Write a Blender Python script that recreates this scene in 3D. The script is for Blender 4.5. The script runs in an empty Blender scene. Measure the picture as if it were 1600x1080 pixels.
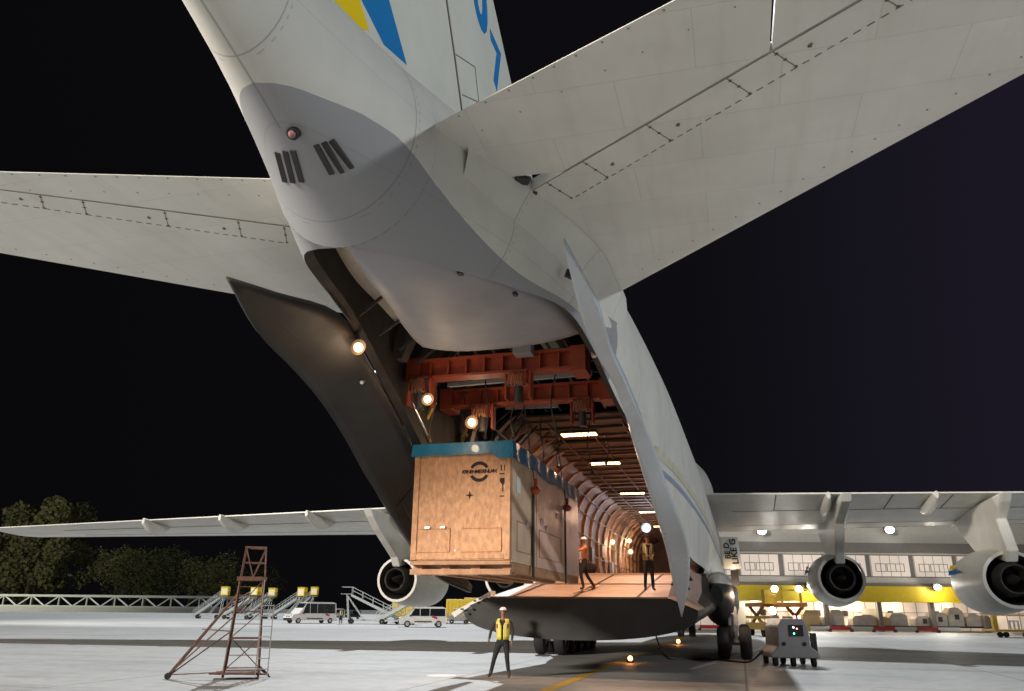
import bpy, bmesh, math, random
from mathutils import Vector, Matrix
R = math.radians
random.seed(7)
S = bpy.context.scene
COL = S.collection

# ------------------------------------------------------------------ camera, sky, lights, exposure
CH = 1.72
FOC = 1200.0
PITCH = math.atan(414 / 1200.0); YAW = R(15.9); ROLL = R(0.6)
cp, sp, cy, sy, cr, sr = math.cos(PITCH), math.sin(PITCH), math.cos(YAW), math.sin(YAW), math.cos(ROLL), math.sin(ROLL)
cam = bpy.data.cameras.new("camera"); camo = bpy.data.objects.new("camera", cam); COL.objects.link(camo)
cam.sensor_width = 36; cam.lens = 27.0; cam.clip_start = 0.1; cam.clip_end = 3000
def lvl(r, u, f):                       # level camera axes -> world (X = right wing, Y = nose, Z up)
    ff = f * cp - u * sp; z = f * sp + u * cp
    return Vector((r * cy - ff * sy, r * sy + ff * cy, z))
right = lvl(cr, sr, 0); up = lvl(-sr, cr, 0); fwd = lvl(0, 0, 1)
m = Matrix((right, up, -fwd)).transposed().to_4x4(); m.translation = Vector((0, 0, CH))
camo.matrix_world = m
S.camera = camo
S.render.engine = 'CYCLES'
S.view_settings.view_transform = 'Standard'; S.view_settings.look = 'None'
S.view_settings.gamma = 1; S.view_settings.exposure = 0.3

w = bpy.data.worlds.new("World"); S.world = w; w.use_nodes = True
nt = w.node_tree; nt.nodes.clear()
wo = nt.nodes.new('ShaderNodeOutputWorld'); bg = nt.nodes.new('ShaderNodeBackground')
tc = nt.nodes.new('ShaderNodeTexCoord'); sx = nt.nodes.new('ShaderNodeSeparateXYZ')
cr_ = nt.nodes.new('ShaderNodeValToRGB'); nt.links.new(tc.outputs['Generated'], sx.inputs[0])
mr = nt.nodes.new('ShaderNodeMapRange'); mr.inputs['From Min'].default_value = -0.7; mr.inputs['From Max'].default_value = 0.55
nt.links.new(sx.outputs['X'], mr.inputs['Value']); nt.links.new(mr.outputs[0], cr_.inputs[0])
cr_.color_ramp.elements[0].color = (0.0022, 0.0020, 0.0024, 1); cr_.color_ramp.elements[1].color = (0.012, 0.0098, 0.019, 1)
e = cr_.color_ramp.elements.new(0.55); e.color = (0.0035, 0.0033, 0.0045, 1)
nt.links.new(cr_.outputs[0], bg.inputs[0]); bg.inputs[1].default_value = 1.0
nt.links.new(bg.outputs[0], wo.inputs[0])

def light(name, kind, loc, energy, color=(1, 1, 1), target=None, size=0.3, spot=None, blend=0.5):
    l = bpy.data.lights.new(name, kind); l.energy = energy; l.color = color
    o = bpy.data.objects.new(name, l); COL.objects.link(o); o.location = loc
    if kind == 'AREA': l.size = size
    elif kind in ('POINT', 'SPOT'): l.shadow_soft_size = size
    if kind == 'SPOT': l.spot_size = R(spot); l.spot_blend = blend
    if target is not None:
        o.rotation_euler = (Vector(target) - Vector(loc)).to_track_quat('-Z', 'Y').to_euler()
    return o
# apron floodlighting: the far high masts read as one direction
sun = bpy.data.lights.new("floodlight_sun", 'SUN'); so = bpy.data.objects.new("floodlight_sun", sun); COL.objects.link(so)
sun.energy = 2.7; sun.angle = R(1.2); sun.color = (0.93, 0.97, 1.0)
so.location = (30, 50, 40)
so.rotation_euler = (Vector((0.35, -0.95, -1.0))).to_track_quat('-Z', 'Y').to_euler()
# masts standing on the apron behind and beside the photographer
light("mast_light_rear", 'SPOT', (-45, -45, 26), 270000, (1.0, 0.90, 0.78), (-8, 25, 2), 5.0, 100, 0.6)
light("mast_light_side", 'SPOT', (48, 2, 24), 30000, (0.93, 0.98, 1.0), (0, 34, 3), 1.2, 95, 0.6)

light('van_fill_light', 'SPOT', (-80, 45, 28), 90000, (1.0, .97, .9), (-52, 105, 0), 2.0, 80, .7)  # added fill without a mast, brightens the vans and stairs
light('tree_fill_light', 'SPOT', (-175 * cy - 190 * sy, -175 * sy + 190 * cy, 24), 110000, (1.0, .95, .75), (-165 * cy - 300 * sy, -165 * sy + 300 * cy, 14), 1.0, 120, .6)  # added fill that lifts the trees, no mast behind it
# ------------------------------------------------------------------ helpers
def at(px, py, X=None, Y=None, Z=None, f=None):
    """where the sight line through a photo pixel meets a plane: used to take measurements for real positions"""
    r0 = px - 800; u0 = 540 - py
    v = lvl(r0 * cr - u0 * sr, r0 * sr + u0 * cr, FOC)
    if f is not None: t = f / (-v.x * sy + v.y * cy)
    elif X is not None: t = X / v.x
    elif Y is not None: t = Y / v.y
    else: t = (Z - CH) / v.z
    return Vector((v.x * t, v.y * t, CH + v.z * t))
def cw(r, f, z=0.0):                    # camera-heading frame -> world
    return Vector((r * cy - f * sy, r * sy + f * cy, z))

def mat(name, col, rough=0.6, metal=0.0, noise=0.0, scale=3.0, emit=None, es=0.0, spec=0.5, bump=0.0, col2=None, coat=0.0, stretch=None, detail=5.0):
    m = bpy.data.materials.new(name); m.use_nodes = True
    nt = m.node_tree; b = nt.nodes['Principled BSDF']
    b.inputs['Base Color'].default_value = (*col, 1); b.inputs['Roughness'].default_value = rough
    b.inputs['Metallic'].default_value = metal; b.inputs['Specular IOR Level'].default_value = spec
    b.inputs['Coat Weight'].default_value = coat
    if noise or bump:
        t = nt.nodes.new('ShaderNodeTexCoord'); n = nt.nodes.new('ShaderNodeTexNoise')
        n.inputs['Scale'].default_value = scale; n.inputs['Detail'].default_value = detail; n.inputs['Roughness'].default_value = 0.6
        mp = nt.nodes.new('ShaderNodeMapping')
        if stretch: mp.inputs['Scale'].default_value = stretch
        nt.links.new(t.outputs['Object'], mp.inputs[0]); nt.links.new(mp.outputs[0], n.inputs['Vector'])
        if noise:
            c2 = col2 if col2 else tuple(c * (1 - noise) for c in col)
            r = nt.nodes.new('ShaderNodeValToRGB'); r.color_ramp.elements[0].position = 0.32; r.color_ramp.elements[1].position = 0.68
            r.color_ramp.elements[0].color = (*c2, 1); r.color_ramp.elements[1].color = (*col, 1)
            nt.links.new(n.outputs['Fac'], r.inputs[0]); nt.links.new(r.outputs[0], b.inputs['Base Color'])
            r2 = nt.nodes.new('ShaderNodeMapRange'); r2.inputs['To Min'].default_value = min(1, rough * 1.25); r2.inputs['To Max'].default_value = rough * 0.8
            nt.links.new(n.outputs['Fac'], r2.inputs['Value']); nt.links.new(r2.outputs[0], b.inputs['Roughness'])
        if bump:
            bp = nt.nodes.new('ShaderNodeBump'); bp.inputs['Strength'].default_value = bump; bp.inputs['Distance'].default_value = 0.02
            nt.links.new(n.outputs['Fac'], bp.inputs['Height']); nt.links.new(bp.outputs[0], b.inputs['Normal'])
    if emit:
        b.inputs['Emission Color'].default_value = (*emit, 1); b.inputs['Emission Strength'].default_value = es
    return m

class MB:
    def __init__(s): s.v = []; s.f = []; s.mi = []; s.m = 0; s.sm = []
    def add(s, vs, fs, smooth=False):
        b = len(s.v); s.v += [tuple(v) for v in vs]
        for f in fs: s.f.append(tuple(i + b for i in f)); s.mi.append(s.m); s.sm.append(smooth)
        return s
    def box(s, c, d, rot=None):
        x, y, z = [k / 2 for k in d]; vs = [Vector((i * x, j * y, k * z)) for i in (-1, 1) for j in (-1, 1) for k in (-1, 1)]
        if rot is not None:
            M = Matrix.Rotation(rot, 3, 'Z') if not isinstance(rot, Matrix) else rot
            vs = [M @ v for v in vs]
        c = Vector(c); vs = [v + c for v in vs]
        return s.add(vs, [(0, 1, 3, 2), (4, 6, 7, 5), (0, 4, 5, 1), (2, 3, 7, 6), (0, 2, 6, 4), (1, 5, 7, 3)])
    def cyl(s, a, b, r0, r1=None, n=12, cap=True, smooth=True):
        a = Vector(a); b = Vector(b); r1 = r0 if r1 is None else r1
        d = (b - a).normalized(); u = d.orthogonal().normalized(); w = d.cross(u)
        vs = []
        for p, r in ((a, r0), (b, r1)):
            for i in range(n): t = 2 * math.pi * i / n; vs.append(p + r * (math.cos(t) * u + math.sin(t) * w))
        fs = [(i, (i + 1) % n, n + (i + 1) % n, n + i) for i in range(n)]
        s.add(vs, fs, smooth)
        if cap: s.add(vs[:n], [tuple(range(n - 1, -1, -1))]); s.add(vs[n:], [tuple(range(n))])
        return s
    def bar(s, a, b, w, h=None):
        a = Vector(a); b = Vector(b); h = w if h is None else h
        d = (b - a); L = d.length; q = d.to_track_quat('Z', 'Y').to_matrix()
        return s.box((a + b) / 2, (w, h, L), q)
    def tube(s, pts, r, n=8):
        for a, b in zip(pts[:-1], pts[1:]): s.cyl(a, b, r, n=n)
        return s
    def loft(s, secs, closed=True, smooth=True, caps=False, loop=False):
        n = len(secs[0]); vs = [p for q in secs for p in q]; fs = []
        for i in range(len(secs) - 1):
            for j in range(n if closed else n - 1):
                k = (j + 1) % n; fs.append((i * n + j, i * n + k, (i + 1) * n + k, (i + 1) * n + j))
        s.add(vs, fs, smooth)
        if caps: s.add(secs[0], [tuple(range(n - 1, -1, -1))]); s.add(secs[-1], [tuple(range(n))])
        return s
    def lathe(s, prof, o, axis, n=32, smooth=True):
        o = Vector(o); ax = Vector(axis).normalized(); u = ax.orthogonal().normalized(); w = ax.cross(u)
        secs = [[o + ax * t + r * (math.cos(2 * math.pi * i / n) * u + math.sin(2 * math.pi * i / n) * w) for i in range(n)] for t, r in prof]
        return s.loft(secs, smooth=smooth)
    def sphere(s, c, r, n=12, sc=(1, 1, 1)):
        c = Vector(c); secs = []
        for i in range(n + 1):
            t = math.pi * i / n
            secs.append([c + Vector((max(math.sin(t), 1e-3) * math.cos(2 * math.pi * j / n) * r * sc[0], max(math.sin(t), 1e-3) * math.sin(2 * math.pi * j / n) * r * sc[1], math.cos(t) * r * sc[2])) for j in range(n)])
        return s.loft(secs)
    def prism(s, poly, d):              # closed polygon (3D points, one plane) pushed along vector d
        n = len(poly); d = Vector(d); a = [Vector(p) for p in poly]; b = [p + d for p in a]
        s.add(a + b, [(i, (i + 1) % n, n + (i + 1) % n, n + i) for i in range(n)] + [tuple(range(n - 1, -1, -1)), tuple(range(n, 2 * n))])
        return s
    def build(s, name, mats, parent=None, fix=True, solid=None, bevel=None, autos=None):
        me = bpy.data.meshes.new(name); me.from_pydata(s.v, [], s.f)
        mats = mats if isinstance(mats, (list, tuple)) else [mats]
        for q in mats: me.materials.append(q)
        for p, i, sm in zip(me.polygons, s.mi, s.sm): p.material_index = min(i, len(mats) - 1); p.use_smooth = sm
        if fix:
            bm = bmesh.new(); bm.from_mesh(me); bmesh.ops.remove_doubles(bm, verts=bm.verts, dist=1e-4) if fix == 'weld' else None
            bmesh.ops.recalc_face_normals(bm, faces=bm.faces); bm.to_mesh(me); bm.free()
        me.update()
        if any(s.sm): me.set_sharp_from_angle(angle=R(38))
        o = bpy.data.objects.new(name, me); COL.objects.link(o)
        if parent is not None:
            o.parent = parent
            if parent.get('_abs') is not None: o.location = -parent.location; o['_abs2'] = 1
        if solid:
            q = o.modifiers.new('solid', 'SOLIDIFY'); q.thickness = solid; q.offset = -1
        if bevel:
            q = o.modifiers.new('bevel', 'BEVEL'); q.width = bevel; q.segments = 2; q.limit_method = 'ANGLE'
        return o

def thing(name, label, cat, loc=(0, 0, 0), rz=0, group=None, absolute=False):
    o = bpy.data.objects.new(name, None); COL.objects.link(o); o.location = loc; o.rotation_euler = (0, 0, rz)
    o.empty_display_size = 0.2
    o['label'] = label; o['category'] = cat
    if group: o['group'] = group
    if absolute: o['_abs'] = 1
    return o
def tag(o, label, cat, group=None): 
    o['label'] = label; o['category'] = cat
    if group: o['group'] = group
    return o
def struct(o, kind='structure'): o['kind'] = kind; return o
def dup(root, loc, rz, label=None, group=None):
    r = root.copy(); COL.objects.link(r); r.location = loc; r.rotation_euler = (0, 0, rz)
    if label: r['label'] = label
    if group: r['group'] = group
    def rec(src, dst):
        for ch in src.children:
            c = ch.copy(); COL.objects.link(c); c.parent = dst; rec(ch, c)
    rec(root, r)
    return r
def lerp_table(T, y):
    if y <= T[0][0]: return list(T[0][1:])
    for a, b in zip(T[:-1], T[1:]):
        if y <= b[0]:
            t = (y - a[0]) / (b[0] - a[0]); return [p + (q - p) * t for p, q in zip(a[1:], b[1:])]
    return list(T[-1][1:])
def smooth_table(T, y):                 # Catmull-Rom through the table
    if y <= T[0][0]: return list(T[0][1:])
    if y >= T[-1][0]: return list(T[-1][1:])
    for i in range(len(T) - 1):
        if y <= T[i + 1][0]:
            a, b = T[i], T[i + 1]; p = T[max(i - 1, 0)]; q = T[min(i + 2, len(T) - 1)]
            h = b[0] - a[0]; t = (y - a[0]) / h; out = []
            for k in range(1, len(a)):
                m0 = (b[k] - p[k]) / (b[0] - p[0]) * h; m1 = (q[k] - a[k]) / (q[0] - a[0]) * h
                out.append((2*t**3-3*t**2+1)*a[k] + (t**3-2*t**2+t)*m0 + (-2*t**3+3*t**2)*b[k] + (t**3-t**2)*m1)
            return out
def text_mesh(s, size, M, name, material, parent, depth=0.004, font_space=1.0):
    cu = bpy.data.curves.new('tmp', 'FONT'); cu.body = s; cu.size = size; cu.align_x = 'CENTER'; cu.align_y = 'CENTER'; cu.extrude = depth; cu.offset = size * .03; cu.space_character = font_space
    cu.resolution_u = 4
    t = bpy.data.objects.new('tmp', cu); COL.objects.link(t); bpy.context.view_layer.update()
    me = bpy.data.meshes.new_from_object(t.evaluated_get(bpy.context.evaluated_depsgraph_get()))
    bpy.data.objects.remove(t); me.transform(M); me.name = name
    me.materials.clear(); me.materials.append(material)
    o = bpy.data.objects.new(name, me); COL.objects.link(o); o.parent = parent
    if parent.get('_abs') is not None: o.location = -parent.location
    return o
def basis(o, x, y):
    x = Vector(x).normalized(); y = Vector(y).normalized(); z = x.cross(y).normalized()
    M = Matrix((x, y, z)).transposed().to_4x4(); M.translation = Vector(o); return M

# ------------------------------------------------------------------ materials
M = {}
M['white'] = mat('aircraft_white', (0.76, 0.755, 0.71), 0.32, noise=0.13, scale=0.9, spec=0.5, bump=0.03)
def plates(m, sx_, sy_, amt, mort, axes=('X', 'Y')):
    nt = m.node_tree; b_ = nt.nodes['Principled BSDF']; base = b_.inputs['Base Color'].links[0].from_socket; L = nt.links.new
    t = nt.nodes.new('ShaderNodeTexCoord'); s_ = nt.nodes.new('ShaderNodeSeparateXYZ'); c = nt.nodes.new('ShaderNodeCombineXYZ')
    L(t.outputs['Object'], s_.inputs[0]); L(s_.outputs[axes[0]], c.inputs[0]); L(s_.outputs[axes[1]], c.inputs[1])
    k = nt.nodes.new('ShaderNodeTexBrick'); k.inputs['Scale'].default_value = 1; k.inputs['Brick Width'].default_value = sx_; k.inputs['Row Height'].default_value = sy_; k.inputs['Mortar Size'].default_value = .006
    k.inputs['Color1'].default_value = (1, 1, 1, 1); k.inputs['Color2'].default_value = (1 - amt, 1 - amt, 1 - amt * 1.2, 1); k.inputs['Mortar'].default_value = (mort, mort, mort * .97, 1); L(c.outputs[0], k.inputs['Vector'])
    x = nt.nodes.new('ShaderNodeMix'); x.data_type = 'RGBA'; x.blend_type = 'MULTIPLY'; x.inputs[0].default_value = 1; L(base, x.inputs[6]); L(k.outputs[0], x.inputs[7])
    n = nt.nodes.new('ShaderNodeTexNoise'); n.inputs['Scale'].default_value = 1.0; n.inputs['Detail'].default_value = 6
    mp = nt.nodes.new('ShaderNodeMapping'); mp.inputs['Scale'].default_value = (5, .5, 1); L(t.outputs['Object'], mp.inputs[0]); L(mp.outputs[0], n.inputs['Vector'])
    r = nt.nodes.new('ShaderNodeValToRGB'); r.color_ramp.elements[0].position = .3; r.color_ramp.elements[1].position = .5; r.color_ramp.elements[0].color = (.955, .94, .91, 1); r.color_ramp.elements[1].color = (1, 1, 1, 1); L(n.outputs[0], r.inputs[0])
    y = nt.nodes.new('ShaderNodeMix'); y.data_type = 'RGBA'; y.blend_type = 'MULTIPLY'; y.inputs[0].default_value = 1; L(x.outputs[2], y.inputs[6]); L(r.outputs[0], y.inputs[7]); L(y.outputs[2], b_.inputs['Base Color'])
plates(M['white'], 1.7, .85, .045, .84)
M['finw'] = mat('fin_paint', (0.66, 0.68, 0.63), 0.75, noise=0.1, scale=0.9, spec=0.1)
M['seam'] = mat('panel_seam', (0.20, 0.185, 0.155), 0.8, spec=.1)
M['rust'] = mat('seam_grime', (0.16, 0.11, 0.05), 0.8)
M['belly_grey'] = mat('belly_grey', (0.28, 0.29, 0.34), 0.35, noise=0.12, scale=1.4)
M['door_grey'] = mat('door_grey', (0.33, 0.33, 0.355), 0.55, noise=0.18, scale=0.8)
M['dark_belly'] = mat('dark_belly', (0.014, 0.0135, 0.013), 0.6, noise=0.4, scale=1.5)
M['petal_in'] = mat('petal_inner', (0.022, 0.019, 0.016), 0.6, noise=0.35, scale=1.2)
M['skyblue'] = mat('livery_blue', (0.02, 0.20, 0.52), 0.8, spec=.08)
M['yellow'] = mat('livery_yellow', (0.85, 0.62, 0.02), 0.8, spec=.08)
M['black'] = mat('black', (0.012, 0.012, 0.013), 0.5)
M['dark'] = mat('dark_metal', (0.05, 0.045, 0.045), 0.5, noise=0.3)
M['liner'] = mat('hold_liner', (0.16, 0.09, 0.065), 0.6, noise=0.35, scale=1.5)
M['rib'] = mat('hold_rib', (0.34, 0.18, 0.10), 0.6, noise=0.5)
M['ceil'] = mat('hold_ceiling', (0.12, 0.07, 0.05), 0.7, noise=0.3, scale=2)
M['floor_hold'] = mat('cargo_floor', (0.50, 0.36, 0.29), 0.5, noise=0.25, scale=1.6)
M['orange'] = mat('crane_orange', (0.38, 0.06, 0.022), 0.55, noise=0.35, scale=2.5)
M['alu'] = mat('alu', (0.6, 0.6, 0.6), 0.35, metal=0.8)
M['lamp_warm'] = mat('lamp_warm', (1, 1, 1), emit=(1.0, 0.52, 0.22), es=9)
M['lamp_white'] = mat('lamp_white', (1, 1, 1), emit=(1.0, 0.97, 0.92), es=16)
M['lamp_cool'] = mat('lamp_cool', (1, 1, 1), emit=(0.62, 0.78, 1.0), es=25)
M['tyre'] = mat('tyre', (0.018, 0.017, 0.017), 0.8)
M['grey'] = mat('grey_paint', (0.32, 0.32, 0.33), 0.5, noise=0.15)
M['metal_hot'] = mat('exhaust_metal', (0.16, 0.15, 0.14), 0.4, metal=0.6, noise=0.3)

# ------------------------------------------------------------------ ground
def concrete():
    m = bpy.data.materials.new('apron_concrete'); m.use_nodes = True; nt = m.node_tree; b = nt.nodes['Principled BSDF']
    t = nt.nodes.new('ShaderNodeTexCoord'); L = nt.links.new
    n1 = nt.nodes.new('ShaderNodeTexNoise'); n1.inputs['Scale'].default_value = 0.10; n1.inputs['Detail'].default_value = 8
    n2 = nt.nodes.new('ShaderNodeTexNoise'); n2.inputs['Scale'].default_value = 2.5; n2.inputs['Detail'].default_value = 8
    L(t.outputs['Object'], n1.inputs['Vector']); L(t.outputs['Object'], n2.inputs['Vector'])
    r = nt.nodes.new('ShaderNodeValToRGB'); r.color_ramp.elements[0].position = .3; r.color_ramp.elements[1].position = .72
    r.color_ramp.elements[0].color = (.285, .285, .28, 1); r.color_ramp.elements[1].color = (.385, .388, .385, 1)
    L(n1.outputs[0], r.inputs[0])
    r2 = nt.nodes.new('ShaderNodeValToRGB'); r2.color_ramp.elements[0].position = .25; r2.color_ramp.elements[1].position = .6
    r2.color_ramp.elements[0].color = (.78, .77, .76, 1); r2.color_ramp.elements[1].color = (1, 1, 1, 1); L(n2.outputs[0], r2.inputs[0])
    mx = nt.nodes.new('ShaderNodeMix'); mx.data_type = 'RGBA'; mx.blend_type = 'MULTIPLY'; mx.inputs[0].default_value = 1
    L(r.outputs[0], mx.inputs[6]); L(r2.outputs[0], mx.inputs[7])
    bk = nt.nodes.new('ShaderNodeTexBrick'); bk.offset = 0; bk.inputs['Scale'].default_value = 1; bk.inputs['Brick Width'].default_value = 7.5; bk.inputs['Row Height'].default_value = 7.5
    bk.inputs['Mortar Size'].default_value = 0.035; bk.inputs['Color1'].default_value = (1, 1, 1, 1); bk.inputs['Color2'].default_value = (.90, .90, .90, 1); bk.inputs['Mortar'].default_value = (.42, .42, .42, 1)
    L(t.outputs['Object'], bk.inputs['Vector'])
    m2 = nt.nodes.new('ShaderNodeMix'); m2.data_type = 'RGBA'; m2.blend_type = 'MULTIPLY'; m2.inputs[0].default_value = 1
    L(mx.outputs[2], m2.inputs[6]); L(bk.outputs[0], m2.inputs[7]); L(m2.outputs[2], b.inputs['Base Color'])
    # dark tyre marks and spills
    n3 = nt.nodes.new('ShaderNodeTexNoise'); n3.inputs['Scale'].default_value = .35; n3.inputs['Detail'].default_value = 9; n3.inputs['Roughness'].default_value = .7
    mp = nt.nodes.new('ShaderNodeMapping'); mp.inputs['Scale'].default_value = (.5, 1.6, 1); mp.inputs['Rotation'].default_value = (0, 0, .5); L(t.outputs['Object'], mp.inputs[0]); L(mp.outputs[0], n3.inputs['Vector'])
    r3 = nt.nodes.new('ShaderNodeValToRGB'); r3.color_ramp.elements[0].position = .34; r3.color_ramp.elements[1].position = .50; r3.color_ramp.elements[0].color = (.70, .68, .66, 1); r3.color_ramp.elements[1].color = (1, 1, 1, 1); L(n3.outputs[0], r3.inputs[0])
    m4 = nt.nodes.new('ShaderNodeMix'); m4.data_type = 'RGBA'; m4.blend_type = 'MULTIPLY'; m4.inputs[0].default_value = 1; L(m2.outputs[2], m4.inputs[6]); L(r3.outputs[0], m4.inputs[7]); L(m4.outputs[2], b.inputs['Base Color'])
    b.inputs['Roughness'].default_value = 0.62
    bp = nt.nodes.new('ShaderNodeBump'); bp.inputs['Strength'].default_value = .2; L(n2.outputs[0], bp.inputs['Height']); L(bp.outputs[0], b.inputs['Normal'])
    return m
M['grass'] = mat('grass', (0.05, 0.06, 0.03), 0.9, noise=0.5, scale=0.5)
b = MB(); b.add([(-900, -300, -.02), (900, -300, -.02), (900, 1100, -.02), (-900, 1100, -.02)], [(0, 1, 2, 3)])
struct(b.build('ground', M['grass']))
b = MB(); q = [cw(-620, -160, 0), cw(420, -160, 0), cw(420, 285, 0), cw(-620, 285, 0)]
b.add(q, [(0, 1, 2, 3)]); struct(b.build('apron', concrete()))
M['line_y'] = mat('line_yellow', (0.55, 0.36, 0.05), 0.6, noise=0.3, scale=6)
M['line_w'] = mat('line_white', (0.62, 0.63, 0.62), 0.6, noise=0.25, scale=6)
def groundline(name, a, b_, wdt, material, z=0.004):
    a = Vector(a); b_ = Vector(b_); n = Vector((-(b_ - a).y, (b_ - a).x, 0)).normalized() * wdt / 2
    g = MB(); g.add([a - n + Vector((0, 0, z)), a + n + Vector((0, 0, z)), b_ + n + Vector((0, 0, z)), b_ - n + Vector((0, 0, z))], [(0, 1, 2, 3)])
    return struct(g.build(name, material))
groundline('centre_line', (-4.45, 10, 0), (-4.05, 90, 0), 0.3, M['line_y'])
groundline('edge_line', at(1080, 1046, Z=0).xy.to_3d(), at(1200, 1010, Z=0).xy.to_3d(), 0.25, M['line_w'])
# ------------------------------------------------------------------ the cargo aircraft
XC = -4.0
AC = thing('cargo_aircraft', 'huge white four-engined cargo plane with raised tail, open rear doors and lowered ramp', 'aircraft', (XC, 31, 0), absolute=True)
AC0 = AC
# fuselage tables over Y: half width, height of widest point, top, bottom
FT = [(1.2,.10,7.75,7.9,7.55),(2,.19,7.6,7.88,7.25),(3.2,.30,7.45,7.86,6.88),(4.2,.40,7.25,7.85,6.62),(5,.51,7.12,7.88,6.40),(5.6,.63,7.02,7.92,6.20),(6.5,.86,6.9,8.02,5.88),(7.1,1.04,6.8,8.12,5.62),
      (8,1.33,6.7,8.3,5.25),(9.2,1.70,6.6,8.55,4.9),(10.7,2.04,6.55,8.8,4.5),(12,2.16,6.5,9.0,4.2),(13.5,2.36,6.3,9.1,3.8),(15.5,2.6,6.0,9.2,3.3),(19.5,2.85,5.6,9.35,2.4),(25,3.02,5.2,9.45,1.5),(31,3.13,5.0,9.5,.95),(40,3.15,4.95,9.6,.92),(62,3.15,4.95,9.6,.92),(67,2.7,4.7,8.9,1.2),(71,1.7,4.2,7.2,1.9),(73,.5,3.9,4.6,3.2)]
HT = [(7.1,.06,5.62),(7.5,.5,5.64),(8.2,.95,5.70),(9.2,1.38,5.85),(10.7,1.82,6.05),(12,2.0,5.82),(13.5,2.15,5.35),(15.5,2.42,4.75),(17.5,2.62,4.05),(19.5,2.72,3.45),(22,2.82,3.12),(26,2.95,3.08),(31,3.0,3.08)]
HTL = [(7.1,.06,5.62),(7.5,.72,5.86),(8.2,1.22,6.10),(9.2,1.60,6.28),(10.7,1.97,6.36),(12,2.08,5.95),(13.5,2.2,5.42),(15.5,2.44,4.78),(17.5,2.62,4.05),(19.5,2.72,3.45),(22,2.82,3.12),(26,2.95,3.08),(31,3.0,3.08)]
def section(y, n=22):                   # ring of points; open at the bottom between the hinge lines
    hw, zm, zt, zb = smooth_table(FT, y)
    opened = 7.1 < y <= 31
    pts = []
    for side in (1, -1):
        arc = []
        if opened:
            ho, hz = smooth_table(HT if side > 0 else HTL, y); ho = min(ho, hw * .985); hz = min(hz, zm - .03)
            b_ = (zm - hz) / math.sqrt(max(1e-4, 1 - (ho / hw) ** 2)); a0 = -math.asin(min(1, (zm - hz) / b_))
        else: b_ = zm - zb; a0 = -math.pi / 2
        for i in range(n // 2): t = a0 * (1 - i / (n // 2)); arc.append((hw * math.cos(t), zm + b_ * math.sin(t)))
        for i in range(n // 2 + 1): t = math.pi / 2 * i / (n // 2); arc.append((hw * math.cos(t) ** .9, zm + (zt - zm) * math.sin(t)))
        pts.append(arc)
    Rr = [Vector((XC + p[0], y, p[1])) for p in pts[0]]; Ll = [Vector((XC - p[0], y, p[1])) for p in pts[1][::-1]][1:]
    return Rr + (Ll if opened else Ll[:-1])
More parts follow.
